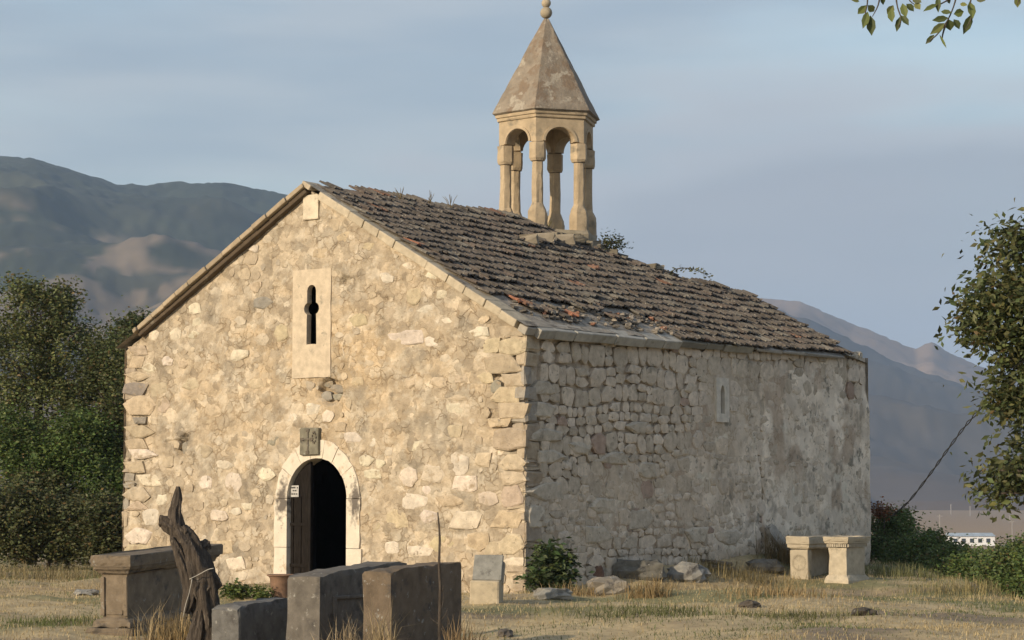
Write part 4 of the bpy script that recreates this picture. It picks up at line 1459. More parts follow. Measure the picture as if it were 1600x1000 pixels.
def plant(name, label, cat, clusters, col, leaf=.1, per_clump=26, spread=.33, seed=1, trunk=None, limbs=True, group=None, droop=0.1, aspect=.55, brown=0.0, flat=.35, floor=None):
    """A thing with a crown of leaves and a trunk with limbs reaching into the crown."""
    base = trunk[0][0]
    root = empty(name, base, 0, label, cat, group)
    p, sh = crown_points(clusters, per_clump, spread, seed)
    if floor is not None:
        k_ = p[:, 2] > ground_h(p[:, 0], p[:, 1]) + .02
        p, sh = p[k_], sh[k_]
    g = np.random.default_rng(seed + 5)
    tn = np.array(col)[None, :] * sh[:, None] * np.stack([g.uniform(.85, 1.25, len(p)), np.ones(len(p)), g.uniform(.8, 1.1, len(p))], 1)
    if brown > 0:
        bm = g.random(len(p)) < brown
        tn[bm] = np.array([.16, .11, .045]) * g.uniform(.7, 1.2, (bm.sum(), 1))
    b = np.array(base)
    v, f, tt = leaves(p - b, leaf, tn, flat, aspect, droop, seed + 9)
    mesh_obj('crown', v, f, M_leaf, root, False, tt)
    m = MB()
    path, rad = smooth_path([Vector(q_[0]) - Vector(base) for q_ in trunk], [q_[1] for q_ in trunk], 4)
    tv, tf = tube_vf(path, rad, 8, .08)
    m.add(tv, tf)
    if limbs:
        for cx, cy, cz, rx, ry, rz, n in clusters:
            c = Vector((cx, cy, cz)) - Vector(base)
            i0 = min(range(len(path)), key=lambda i: (path[i] - c).length + .4 * abs(path[i].z - c.z + .3 * rz))
            st_ = path[max(0, i0 - 1)]
            for k in range(5):
                tip = c + Vector((rd.uniform(-.8, .8) * rx, rd.uniform(-.8, .8) * ry, rd.uniform(-.5, .9) * rz))
                mid = st_.lerp(tip, .5) + Vector((0, 0, .12 * (tip - st_).length)) + Vector((rd.uniform(-.1, .1), rd.uniform(-.1, .1), 0))
                pp, rr = smooth_path([st_, mid, tip], [rad[i0] * .55, rad[i0] * .3, rad[i0] * .06], 4)
                m.add(*tube_vf(pp, rr, 5, .05))
    m.build('trunk', M_bark, root, True)
    return root


def gpt(px, Y, dz=0.0):
    x = (px - 800) / FPX * Y / CP
    return Vector((x, Y, gh(x, Y) + dz))


def ell(px, py, Y, rpx, rpy, ry, n):
    """A crown ellipsoid centred on a pixel's ray at distance Y, radii given in pixels across and metres in depth."""
    p = at(px, py, Y); k = Y / FPX
    return (p.x, p.y, p.z, rpx * k, ry, rpy * k, n)


# trees and shrubs left of the church
def seg(px, py, Y, r): return (tuple(at(px, py, Y)), r)


DKG = (0.078, 0.096, 0.036); OLV = (0.115, 0.135, 0.052); MIDG = (0.088, 0.132, 0.036)
plant('tree', 'tall olive green tree with a rounded crown left of the church', 'tree',
      [ell(60, 500, 51, 60, 50, .9, 150), ell(20, 570, 51, 70, 70, 1.3, 190), ell(110, 560, 51, 48, 65, 1.1, 150), ell(70, 650, 50.5, 75, 60, 1.4, 190), ell(-60, 560, 51, 60, 90, 1.2, 90), ell(95, 465, 51, 26, 22, .5, 40), ell(35, 455, 51, 30, 18, .5, 45)],
      OLV, leaf=.085, per_clump=34, spread=.17, seed=3, trunk=[(tuple(gpt(50, 51, -.1)), .17), seg(52, 760, 51, .14), seg(60, 650, 51, .10), seg(65, 520, 51, .04)], brown=.04)
plant('tree', 'dark leafy tree close behind the left church corner', 'tree',
      [ell(172, 570, 50, 38, 46, 1.0, 130), ell(200, 600, 49, 34, 80, 1.0, 130), ell(150, 640, 50, 40, 60, 1.1, 130), ell(195, 520, 50, 30, 20, .6, 40), ell(215, 505, 50, 16, 14, .4, 18), ell(185, 700, 49, 40, 60, 1.0, 120)],
      DKG, leaf=.085, per_clump=38, spread=.19, seed=5, trunk=[(tuple(gpt(180, 49.5, -.1)), .13), seg(181, 760, 49.5, .10), seg(185, 640, 49.5, .06), seg(188, 540, 49.5, .02)], brown=.05)
plant('shrub', 'bright green leafy shrub under the olive green tree', 'shrub',
      [ell(125, 700, 48, 60, 55, .9, 200), ell(165, 770, 47.5, 45, 60, .8, 160), ell(60, 730, 48, 55, 45, .9, 160), ell(10, 690, 48.5, 50, 55, .9, 130)],
      MIDG, leaf=.085, per_clump=36, spread=.18, seed=8, trunk=[(tuple(gpt(110, 48, -.1)), .05), seg(112, 800, 48, .04), seg(115, 700, 48, .015)], brown=.02, floor=1)
plant('shrub', 'dull grey green scrub at the edge of the dry grass', 'shrub',
      [ell(30, 820, 46, 75, 60, .7, 260), ell(110, 830, 46, 50, 50, .6, 180), ell(170, 830, 45.5, 40, 55, .6, 150), ell(-40, 810, 46, 50, 60, .7, 70), ell(60, 790, 47, 80, 50, .6, 160)],
      (0.085, 0.098, 0.04), leaf=.08, per_clump=52, spread=.17, seed=12, trunk=[(tuple(gpt(80, 46, -.1)), .04), seg(80, 850, 46, .03), seg(82, 800, 46, .01)], brown=.06, floor=1)

# hedge below the crest at the right
hedge_group = 'bushes of the hedge below the crest'
hd = [(1390, 46, 838, 44, 40, 'dense dark green bush of the hedge touching the far church corner'), (1435, 44, 868, 46, 36, 'round green hedge bush below the end of the black cable'),
      (1480, 42, 892, 46, 36, 'green hedge bush in front of the left gable of the white shed'), (1530, 40, 898, 46, 38, 'green hedge bush in front of the right half of the white shed'),
      (1580, 38, 888, 46, 42, 'dark green hedge bush under the hanging tree branches'), (1630, 37, 900, 50, 44, 'dark green hedge bush at the low end of the hedge')]
for i, (px, Y, py, rx, rz_, lab) in enumerate(hd):
    b = at(px, 900, Y); bz = gh(b.x, b.y)
    plant('hedge_bush', lab, 'bush', [ell(px, py, Y, rx, rz_, .7, 190), ell(px - 15, py + 28, Y - .3, rx * 1.1, rz_, .7, 150), ell(px + 18, py - 18, Y + .2, rx * .55, rz_ * .6, .5, 70)],
          (0.10, 0.145, 0.044) if i % 2 else (0.11, 0.155, 0.052), leaf=.065, per_clump=30, spread=.12, seed=30 + i, trunk=[((b.x, b.y, bz - .1), .04), ((b.x, b.y, bz + .5), .03), (tuple(at(px, py, Y)), .01)], group=hedge_group, brown=.04)
plant('dry_bush', 'small rust brown dry bush above the hedge at the church corner', 'bush', [ell(1382, 800, 45.5, 15, 12, .3, 30), ell(1372, 795, 45.5, 8, 8, .2, 12)], (0.20, 0.095, 0.045), leaf=.06, per_clump=14, spread=.09, seed=44,
      trunk=[(tuple(gpt(1382, 45.5, -.05)), .02), seg(1382, 830, 45.5, .015), seg(1382, 798, 45.5, .005)])

# bush at the lit corner's foot
yb = 33.5
pc = gpt(860, yb)
plant('shrub', 'dark green shrub growing at the foot of the church corner', 'shrub',
      [ell(862, 886, yb, 28, 26, .25, 46), ell(846, 905, yb, 24, 18, .25, 30), ell(878, 908, yb, 22, 14, .25, 26), ell(854, 862, yb, 18, 15, .2, 18), ell(832, 908, yb, 12, 9, .2, 8), ell(880, 876, yb, 14, 14, .2, 12)],
      (0.062, 0.092, 0.036), leaf=.11, per_clump=14, spread=.085, seed=60, trunk=[(tuple(pc), .02), seg(862, 900, yb, .016), seg(865, 870, yb, .006)], aspect=.4)
# plants on the roof
pr = to_world(*roof_pt(*Ro(940, 392, .05), .05))
plant('shrub', 'small round shrub growing from the roof beside the bell tower', 'shrub', [ell(955, 376, pr.y, 18, 13, .18, 30), ell(966, 384, pr.y, 12, 8, .15, 14), ell(946, 381, pr.y, 10, 10, .14, 12)], (0.075, 0.085, 0.035), leaf=.055, per_clump=9, spread=.06, seed=66,
      trunk=[(tuple(pr), .015), seg(945, 386, pr.y, .012), seg(955, 376, pr.y, .005)])
pr2 = to_world(*roof_pt(*Ro(1044, 432, .05), .05))
spr = [(1044, 432), (1052, 422), (1066, 419), (1082, 420), (1096, 425), (1108, 433)]
sprout = empty('roof_sprout', tuple(pr2), 0, 'thin arching leafy sprout growing on the far roof edge', 'plant')
pth, rad = smooth_path([at(a, b, pr2.y) - pr2 for a, b in spr], [.010, .009, .008, .007, .006, .003], 4)
mesh_obj('stem', *tube_vf(pth, rad, 5), M_bark, sprout, True)
lp = np.array([tuple(pth[i]) for i in range(2, len(pth)) for _ in range(4)]) + np.random.default_rng(4).normal(size=((len(pth) - 2) * 4, 3)) * .03
lv, lf, lt = leaves(lp, .075, np.tile(np.array([.10, .105, .05]), (len(lp), 1)), .6, .5, .1, 5)
mesh_obj('foliage', lv, lf, M_leaf, sprout, False, lt)
for i, (px, lab) in enumerate(((622, 'dry weed stalks on the ridge halfway to the tower'), (668, 'pale dry seed head on the ridge between tiles'), (700, 'thin dry stalks on the ridge before the tower'), (868, 'yellow green weed growing between the bell tower columns'))):
    y_, s_ = Ro(px, np.interp(px, [500, 790], [291, 337]) + 3, .05) if px < 800 else (TY - .2, .3)
    b = to_world(*roof_pt(max(.1, y_), max(.02, s_), .08)) if px < 800 else Vector(to_world(XR + .1, TY - .2, tz(368)))
    e = empty('roof_weed', tuple(b), 0, lab, 'weed')
    m = MB()
    for k in range(6 if px < 800 else 26):
        tip = Vector((rd.uniform(-.14, .14), rd.uniform(-.08, .08), rd.uniform(.10, .24) if px < 800 else rd.uniform(.12, .5)))
        m.add(*tube_vf([Vector((rd.uniform(-.03, .03), 0, -.02)), tip * .5 + Vector((.01, 0, .02)), tip], [.006, .005, .003], 4), (.22, .17, .09) if px < 800 else (.16, .15, .06))
    m.build('stalk', M_grass, e)

# the tree at the right edge; its trunk stands beyond the picture
YT = 20.0
plant('tree', 'leafy tree with drooping branches where the black cable ends', 'tree',
      [ell(1590, 400, YT, 46, 40, .35, 60), ell(1560, 470, YT, 52, 40, .45, 95), ell(1610, 500, YT, 70, 80, .6, 150), ell(1535, 515, YT, 40, 26, .3, 50), ell(1585, 590, YT, 42, 50, .4, 80), ell(1572, 630, YT, 28, 22, .3, 30),
       ell(1590, 735, YT, 50, 26, .35, 60), ell(1560, 765, YT, 24, 18, .25, 22), ell(1640, 700, YT, 60, 60, .5, 80), ell(1690, 420, YT, 90, 110, .8, 160), ell(1690, 560, YT, 90, 110, .8, 160), ell(1580, 365, YT, 22, 14, .25, 16)],
      (0.095, 0.112, 0.045), leaf=.078, per_clump=14, spread=.115, seed=80, droop=.55, aspect=.45, brown=.03,
      trunk=[(tuple(gpt(1745, YT, -.1)), .14), seg(1735, 850, YT, .12), seg(1715, 650, YT, .09), seg(1690, 480, YT, .06), seg(1670, 380, YT, .03)])

# overhanging branch close to the camera, from a tree whose trunk is out of view
YB = 9.0
near = empty('overhanging_tree', (4.2, 7.6, gh(4.2, 7.6)), 0, 'overhanging branch tips with green leaves against the open sky', 'tree')
ob = Vector(near.location)
m = MB()
pth, rad = smooth_path([(0, 0, -.1), (.03, .02, 1.2), (-.05, .05, 2.4), (-.2, .2, 3.6)], [.13, .11, .09, .05], 4)
m.add(*tube_vf(pth, rad, 9, .06))
lim0 = Vector((-.1, .1, 2.9))
limb = [lim0, at(1760, -120, YB) - ob, at(1620, -55, YB) - ob, at(1480, -28, YB) - ob, at(1370, -20, YB) - ob]
pth, rad = smooth_path(limb, [.05, .035, .022, .014, .006], 5)
m.add(*tube_vf(pth, rad, 6, .05))
m.build('trunk', M_bark, near, True)
tw = [[(1356, -18), (1355, 6), (1352, 24), (1360, 38)], [(1376, -14), (1372, 8), (1363, 26)], [(1398, -18), (1402, 10), (1408, 30), (1403, 42)], [(1425, -22), (1420, -2), (1430, 8)], [(1498, -22), (1490, 10), (1478, 36), (1462, 56), (1448, 66)], [(1478, 36), (1472, 60), (1478, 72)], [(1520, -24), (1516, 8), (1518, 28), (1508, 46)], [(1590, -30), (1592, -6), (1590, 8)], [(1498, -10), (1470, 6), (1445, 16)]]
M_tw = M_bark
for t_ in tw:
    pth, rad = smooth_path([at(a, b, YB) - ob for a, b in t_], [.005] + [.003] * (len(t_) - 2) + [.0015], 4)
    mesh_obj('twig', *tube_vf(pth, rad, 5), M_tw, near, True)
lf_px = [(1354, 8, 1340, 22, 9), (1356, 8, 1366, 18, 9), (1356, 18, 1348, 45, 9), (1360, 24, 1362, 56, 11), (1330, 0, 1343, 2, 6), (1378, -8, 1380, 8, 6), (1396, 8, 1386, 22, 9), (1392, 14, 1394, 35, 9), (1406, 26, 1401, 50, 7), (1408, 24, 1420, 40, 8), (1410, 5, 1416, 28, 9), (1416, 6, 1428, 18, 9), (1425, -4, 1440, 4, 9), (1430, 4, 1438, 15, 8), (1465, 6, 1442, 18, 6), (1466, -6, 1466, 20, 7), (1470, 18, 1488, 20, 6), (1490, 22, 1506, 18, 10), (1482, 28, 1456, 32, 8), (1482, 30, 1485, 48, 11), (1490, 30, 1499, 46, 10), (1476, 36, 1453, 54, 9), (1460, 54, 1446, 69, 6), (1468, 54, 1479, 76, 3), (1515, 2, 1520, 30, 10), (1518, 22, 1505, 54, 10), (1524, -4, 1540, 1, 8), (1590, -8, 1590, 12, 8), (1480, -4, 1484, 6, 5), (1500, 6, 1512, 8, 5)]
for i, (xa, ya, xb, yb_, wpx) in enumerate(lf_px):
    a = at(xa, ya, YB) - ob; b = at(xb, yb_, YB + rd.uniform(-.04, .04)) - ob
    d = (b - a); sidev = d.cross(Vector((rd.uniform(-.4, .4), 1, rd.uniform(-.3, .3)))).normalized() * (wpx * 1.45 * YB / FPX / 2)
    up = d.cross(sidev).normalized() * (wpx * YB / FPX * .22)
    V = [a, a + d * .3 + sidev * .85 + up, a + d * .62 + sidev * .9 + up, b, a + d * .62 - sidev * .9 + up, a + d * .3 - sidev * .85 + up, a + d * .3, a + d * .62 + up * .1]
    Fc = [(0, 1, 6), (1, 2, 7, 6), (2, 3, 7), (0, 6, 5), (5, 6, 7, 4), (4, 7, 3)]
    mesh_obj('leaf', V, Fc, M_leaf, near, False, np.array(rd.choice([(.15, .18, .055), (.08, .10, .035), (.20, .21, .07), (.12, .13, .06)])))

# black cable from the hedge to the tree
cpts = [(1394, 806, 45), (1420, 783, 40), (1452, 742, 34), (1478, 706, 29.5), (1506, 668, 25.5), (1530, 640, 23), (1556, 602, 20.5), (1600, 560, 19.6)]
cp = [at(a, b, Y) for a, b, Y in cpts]
cb = cp[0]
pth, rad = smooth_path([p - cb for p in cp], [.02] * len(cp), 8)
m = MB()
for ph in (0, math.pi):
    tws = [p + Vector((math.cos(i * .9 + ph) * .012, 0, math.sin(i * .9 + ph) * .012)) for i, p in enumerate(pth)]
    m.add(*tube_vf(tws, [.007 * (p + cb).y / 30 for p in pth], 5))
cab = m.build('cable', M_cable)
cab.location = cb
tag(cab, 'black twisted cable rising from the hedge to the tree', 'cable')

# ------------------------------------------------------------------ tombs and grave slabs
def moulded_block(root, w, d, levels, mat, tone, name, jit=.004):
    """A block whose outline follows levels [(z, outset)]; w along x, d along y, origin at its centre base."""
    V, Fc = [], []
    nseg = 3
    for z, o in levels:
        x, y = w / 2 + o, d / 2 + o
        ring = []
        for (xa, ya), (xb, yb2) in (((-x, -y), (x, -y)), ((x, -y), (x, y)), ((x, y), (-x, y)), ((-x, y), (-x, -y))):
            for k in range(nseg):
                ring.append((xa + (xb - xa) * k / nseg + rd.uniform(-jit, jit), ya + (yb2 - ya) * k / nseg + rd.uniform(-jit, jit), z + rd.uniform(-jit, jit) * .7))
        V += ring
    m_ = 4 * nseg
    for i in range(len(levels) - 1):
        for k in range(m_):
            Fc.append((i * m_ + k, i * m_ + (k + 1) % m_, (i + 1) * m_ + (k + 1) % m_, (i + 1) * m_ + k))
    Fc += [tuple(range(m_ - 1, -1, -1)), tuple((len(levels) - 1) * m_ + k for k in range(m_))]
    return weather(mesh_obj(name, V, Fc, mat, root, False, tone), .006, .03, 2, 8.0)


def tomb_root(name, front_px, front_py, Y, ang_dir, w, d, label, tilt=0.0):
    """Empty at a tomb's base whose near right vertical edge passes through the pixel; long axis along ang_dir."""
    p = at(front_px, front_py, Y)
    dv = Vector((ang_dir[0], ang_dir[1], 0)).normalized()
    sv = Vector((-dv.y, dv.x, 0))                       # towards the left end face
    c = Vector((p.x, p.y, 0)) + dv * (d / 2) + sv * (w / 2)
    c.z = gh(c.x, c.y) - .06
    e = empty(name, tuple(c), math.atan2(dv.y, dv.x) - math.pi / 2, label, 'tomb')
    e.rotation_euler = (tilt, 0, e.rotation_euler[2])
    return e


AX = (0.35, 0.94)
t1 = tomb_root('tomb', 202, 900, 25.0, AX, .36, 2.0, 'tall moulded stone tomb behind the dead tree stump', R(2.2))
BRN = np.array([.19, .15, .105])
moulded_block(t1, .36, 2.0, [(-.2, .12), (.09, .12), (.10, .11), (.14, .10)], M_tomb, BRN * .8, 'plinth')
moulded_block(t1, .36, 2.0, [(.14, .05), (.20, .045), (.23, .015), (.25, -.02), (.70, -.025), (.72, .0)], M_tomb, BRN, 'die')
moulded_block(t1, .36, 2.0, [(.72, .005), (.745, .02), (.765, .045), (.79, .05), (.80, .065), (.905, .07), (.92, .06)], M_tomb, BRN * .95, 'cap_slab')
mbp = MB()
for sx in (-1, 1):
    mbp.add(*box_vf((sx * .14, -.985, .47), (.045, .03, .42), .002, .006), BRN * 1.05)
mbp.add(*box_vf((0, -.983, .30), (.20, .02, .05), .003, .006), BRN * .95)
mbp.build('carved_panel', M_tomb, t1)
DG = np.array([.145, .137, .125])


def slab_block(name, label, corners_top, thick_dir, thick, base_z, tone, inset=None, cham=.05):
    """A standing slab: its long top edge runs from corners_top[0] to [1] (world points); thickness to the left."""
    a, b = Vector(corners_top[0]), Vector(corners_top[1])
    td = Vector(thick_dir).normalized() * thick
    root = Vector((a.x, a.y, base_z))
    e = empty(name, tuple(root), 0, label, 'gravestone')
    nl = 10
    V, Fc = [], []
    for i in range(nl + 1):
        t_ = i / nl
        top = a.lerp(b, t_)
        sh = 0.0 if 0 < i < nl else cham * .4
        prof = [(0, base_z - .1), (0, top.z - cham - sh), (cham * .35, top.z - sh), (1 - .06, top.z - sh + .0), (1, top.z - cham * .7 - sh), (1, base_z - .1)]
        for u, z in prof:
            j = Vector((rd.uniform(-.006, .006), rd.uniform(-.006, .006), rd.uniform(-.006, .006)))
            V.append(Vector((top.x, top.y, z)) + td * u + j - root)
    m_ = 6
    for i in range(nl):
        for k in range(m_ - 1):
            p = i * m_ + k
            Fc.append((p, p + 1, p + m_ + 1, p + m_))
    Fc += [tuple(range(m_ - 1, -1, -1)), tuple(nl * m_ + k for k in range(m_))]
    o = weather(mesh_obj('slab', V, Fc, M_tomb, e, False, tone), .012, .045, 2, 5.0)
    e.rotation_euler = (rd.uniform(-.02, .02), rd.uniform(-.03, .03), 0)
    if inset:
        d = (b - a); d.z = 0; dl_ = d.length; d.normalize(); nn = -Vector(thick_dir).normalized()
        m2 = MB()
        u0, u1, z0, z1 = inset
        for (ua, ub, za, zb) in ((u0, u1, z1, z1 + .035), (u0, u1, z0 - .035, z0), (u0 - .035, u0, z0 - .035, z1 + .035), (u1, u1 + .035, z0 - .035, z1 + .035)):
            rot = Matrix((d, nn * -1, Vector((0, 0, 1)))).transposed()
            c = Vector((0, 0, 0)) + d * (ua + ub) / 2 * dl_ + nn * .008 + Vector((0, 0, (za + zb) / 2))
            m2.add(*box_vf(tuple(c), ((ub - ua) * dl_, .03, zb - za), .002, .006, rot), tone)
        m2.build('raised_border', M_tomb, e)
    return e


GD = Vector((.45, .89, 0)).normalized(); GS = Vector((-GD.y, GD.x, 0))
def gtop(px, py, Y): return at(px, py, Y)
slab_block('gravestone', 'long dark grey gravestone with a recessed panel on its side', (gtop(500, 897, 22.0), gtop(637, 874, 23.52)), GS, .40, gh(-1.6, 22.4) - .05, np.array([.14, .125, .105]), inset=(.16, .9, .2, .62))
slab_block('gravestone', 'plain brown grey gravestone standing behind the thin sapling', (gtop(613, 891, 21.0), gtop(722, 879, 22.2)), GS, .30, gh(-1.0, 21.5) - .05, np.array([.15, .115, .08]), cham=.04)
slab_block('gravestone', 'low broken gravestone between the stump and the taller stones', (gtop(374, 946, 22.6), gtop(470, 936, 23.6)), GS, .34, gh(-2.5, 23) - .05, np.array([.14, .135, .125]), cham=.09)

# tomb pedestals by the side wall
LIME = np.array([.46, .40, .30])
AXW = (uy.x, uy.y)
pA = ground_at(1263, 906)
t2 = tomb_root('tomb', 1263, 906, pA.y, AXW, .34, 1.25, 'pale tomb with a carved rosette on its end face', 0)
t2.location.z = gh(t2.location.x, t2.location.y) - .05
for nm, cx_, cy_, w_, d_ in (('end_panel', 0, -.57, .34, .11), ('end_panel', 0, .55, .34, .15), ('side_panel', -.14, .0, .06, 1.0)):
    mesh_obj(nm, *box_vf((cx_, cy_, .18), (w_, d_, .67), .006, .012), M_slab, t2, False, LIME * .9)
moulded_block(t2, .34, 1.25, [(.52, .0), (.55, .03), (.60, .03), (.61, .045), (.72, .05), (.735, .04)], M_slab, LIME * .9, 'cap_slab', .006)
m = MB()
for k in range(28):
    a = k / 28 * 2 * math.pi
    m.add(*box_vf((.12 * math.cos(a), -.628, .30 + .12 * math.sin(a)), (.028, .012, .016), .002, 0, Matrix.Rotation(-a, 3, 'Y')), LIME * .8)
for k in range(6):
    a = k / 6 * 2 * math.pi + .3
    m.add(*box_vf((.07 * math.cos(a), -.626, .30 + .07 * math.sin(a)), (.07, .010, .018), .002, .003, Matrix.Rotation(-a, 3, 'Y')), LIME * .84)
m.build('rosette', M_slab, t2)
pB = ground_at(1324, 912)
t3 = tomb_root('tomb', 1324, 912, pB.y, AXW, .36, .62, 'pale tomb with dentil cornice and moulded base', 0)
t3.location.z = gh(t3.location.x, t3.location.y) - .05
moulded_block(t3, .36, .62, [(-.15, .045), (.08, .045), (.13, .02), (.16, .0), (.165, -.012), (.60, -.012)], M_slab, LIME, 'die')
moulded_block(t3, .36, .62, [(.60, .0), (.66, .005), (.665, .03), (.69, .035), (.70, .045), (.765, .06), (.775, .05)], M_slab, LIME * .95, 'cornice', .006)
m = MB()
for side in range(2):
    nd = 11 if side == 0 else 14
    for k in range(nd):
        fr = (k + .5) / nd - .5
        if side == 0: m.add(*box_vf((fr * .36, -.31 - .012, .632), (.022, .03, .05)), LIME * .9)
        else: m.add(*box_vf((.18 + .012, fr * .62, .632), (.03, .024, .05)), LIME * .9)
m.build('dentil_row', M_slab, t3)

# small memorial with a slanted grey plate
pm = ground_at(760, 944)
mem = empty('memorial_stone', (pm.x, pm.y + .15, gh(pm.x, pm.y + .15) - .05), R(-12), 'small memorial with slanted grey plate on a pale base', 'memorial')
mesh_obj('base', *box_vf((0, 0, .14), (.37, .28, .36), .006, .015), M_slab, mem, False, np.array([.44, .37, .26]))
rt = Matrix.Rotation(R(-24), 3, 'X')
mesh_obj('plate', *box_vf((.015, .02, .47), (.37, .05, .34), .003, .008, rt), M_tomb, mem, False, np.array([.235, .23, .205]))
mesh_obj('backing', *box_vf((.03, .10, .40), (.34, .08, .30), .004, .01, rt), M_slab, mem, False, np.array([.36, .31, .24]))


# loose stones, blocks and boards beside the wall
def boulder(name, label, cat, px, py, wpx, hpx, tone, depth=.35, rotz=0, boxy=3.0, mat=None, sink=.25):
    p = ground_at(px, py)
    k = p.y / FPX
    w, h = wpx * k, hpx * k
    n, rows_ = 14, 7
    V, Fc = [], []
    sd = rd.uniform(0, 99)
    for i in range(rows_):
        ph = -math.pi / 2 + math.pi * (i + .5) / rows_
        for kk in range(n):
            th = 2 * math.pi * kk / n
            d = np.array([math.cos(ph) * math.cos(th), math.cos(ph) * math.sin(th), math.sin(ph)])
            r = (abs(d[0]) ** boxy + abs(d[1]) ** boxy + abs(d[2]) ** boxy) ** (-1 / boxy)
            r *= 1 + .26 * (2 * float(vnoise(d[0] * 2.6 + sd, d[1] * 2.6 + d[2] * 3.1 + sd)) - 1) + rd.uniform(-.05, .05)
            V.append((d[0] * r * w / 2, d[1] * r * depth / 2, d[2] * r * h / 2 * (1 + sink) + h / 2 * (1 - sink)))
    for i in range(rows_ - 1):
        for kk in range(n):
            Fc.append((i * n + kk, i * n + (kk + 1) % n, (i + 1) * n + (kk + 1) % n, (i + 1) * n + kk))
    Fc += [tuple(range(n - 1, -1, -1)), tuple((rows_ - 1) * n + kk for kk in range(n))]
    o = mesh_obj(name, V, Fc, mat or M_tomb, None, False, np.asarray(tone) * .72)
    o.location = (p.x, p.y + depth / 2 * .6, gh(p.x, p.y + depth * .3) - .01); o.rotation_euler = (0, 0, rotz)
    return tag(o, label, cat)


boulder('boulder', 'rounded pale boulder with a cracked end in front of the corner shrub', 'stone', 950, 930, 66, 26, np.array([.33, .29, .23]), .38, .1, 3.2)
boulder('boulder', 'flat grey boulder lying in the grass by the shaded wall', 'stone', 1076, 910, 68, 28, np.array([.33, .32, .29]), .5, -.1, 2.2)
boulder('stone_block', 'long dark stone block lying along the shaded wall', 'stone', 998, 906, 84, 26, np.array([.20, .19, .16]), .34, .12, 5.5)
boulder('stone_slab', 'flat pale stone slab edge in the grass before the boulder', 'stone', 866, 936, 58, 15, np.array([.36, .34, .29]), .35, .02, 6.0)
boulder('clay_fragment', 'reddish broken clay piece leaning behind the pale boulder', 'fragment', 926, 908, 38, 28, np.array([.27, .16, .11]), .25, .3, 2.6)
boulder('stone', 'small dark round stone at the near edge of the grass', 'stone', 790, 996, 24, 14, np.array([.15, .13, .11]), .16, 0, 2.4)
boulder('stone_block', 'grey fallen block among weeds near the leaning slab', 'stone', 1196, 896, 50, 18, np.array([.25, .235, .20]), .35, .2, 4)
boulder('stone', 'flat stone lying in the grass left of the tall tomb', 'stone', 132, 930, 34, 9, np.array([.36, .35, .32]), .4, 0, 4)
boulder('stone', 'dark earth crusted stone lump in the mown grass', 'stone', 1172, 950, 34, 12, np.array([.12, .10, .08]), .25, 0, 2.2)
boulder('stone', 'larger dark earth lump in front of the dentil tomb', 'stone', 1352, 962, 44, 13, np.array([.10, .085, .07]), .25, .2, 2.2)
for px, py, ln, rz_, lab in ((1118, 884, .62, .55, 'upper weathered plank lying against the shaded wall'), (1130, 893, .5, .35, 'lower weathered plank lying in the weeds by the wall')):
    p = ground_at(px, py)
    b = mesh_obj('plank', *box_vf((0, 0, 0), (ln, .13, .05), .008, .01), M_tomb, None, False, np.array([.19, .16, .125]))
    b.location = (p.x, p.y, gh(p.x, p.y) + .05); b.rotation_euler = (.1, .12, rz_)
    tag(b, lab, 'plank')
# slab leaning on the wall at the seam
ly, lz = Si(1203, 830)
pw = to_world(.36, Si(1212, 870)[0], 0); pz = gh(pw.x, pw.y)
top = to_world(.10, Si(1193, 822)[0], Si(1193, 822)[1])
e = Vector((pw.x, pw.y, pz - .05))
dv = top - e
sv = dv.cross(ux).normalized() * .10; nv = sv.cross(dv).normalized() * .045
V = [p for q_ in (e, e + dv * .9, top) for p in (q_ - sv * (1 if q_ is not top else .6) - nv, q_ + sv * (1 if q_ is not top else .6) - nv, q_ + sv * (1 if q_ is not top else .6) + nv, q_ - sv * (1 if q_ is not top else .6) + nv)]
Fc = [(0, 1, 2, 3), (11, 10, 9, 8)] + [(i * 4 + k, i * 4 + (k + 1) % 4, (i + 1) * 4 + (k + 1) % 4, (i + 1) * 4 + k) for i in range(2) for k in range(4)]
o = mesh_obj('stone_slab', [p - e for p in V], Fc, M_tomb, None, False, np.array([.36, .335, .29])); o.location = e
tag(o, 'narrow grey stone slab leaning against the shaded wall', 'stone')

# rusty pot by the door
pp = ground_at(437, 938)
pot = empty('iron_pot', (pp.x, pp.y + .15, gh(pp.x, pp.y + .15) - .02), 0, 'rusty tapered iron pot standing left of the doorway', 'pot')
n = 20
prof = [(.10, 0), (.125, .05), (.15, .30), (.175, .335), (.18, .35), (.17, .352), (.14, .30), (.11, .06), (.0, .05)]
V = [(r * math.cos(2 * math.pi * k / n), r * math.sin(2 * math.pi * k / n), z) for r, z in prof for k in range(n)]
Fc = [(i * n + k, i * n + (k + 1) % n, (i + 1) * n + (k + 1) % n, (i + 1) * n + k) for i in range(len(prof) - 1) for k in range(n)]
mesh_obj('body', V, Fc, M_rust, pot, True)
mesh_obj('rim', *tube_vf([(.182 * math.cos(a), .182 * math.sin(a), .345) for a in np.linspace(0, 2 * math.pi, 25)], [.012] * 25, 6, cap=False), M_rust, pot, True)

# ------------------------------------------------------------------ dead stump
YS = 23.0
sb = at(322, 1004, YS)
sg = Vector((sb.x, sb.y, gh(sb.x, sb.y)))
stump = empty('dead_tree_stump', tuple(sg), 0, 'grey weathered dead tree stump with a pointed split top', 'stump')
k = YS / FPX


def stem_part(name, pts, radpx, seed, n=30, sub=8, ridg=.24, ydep=None):
    P = [at(a, b, YS + (ydep[i] if ydep else 0)) - sg for i, (a, b) in enumerate(pts)]
    pth, rad = smooth_path(P, [r * k for r in radpx], sub)
    v, f = tube_vf(pth, rad, n, .05, ridg, True, seed)
    return mesh_obj(name, v, f, M_dead, stump, True)


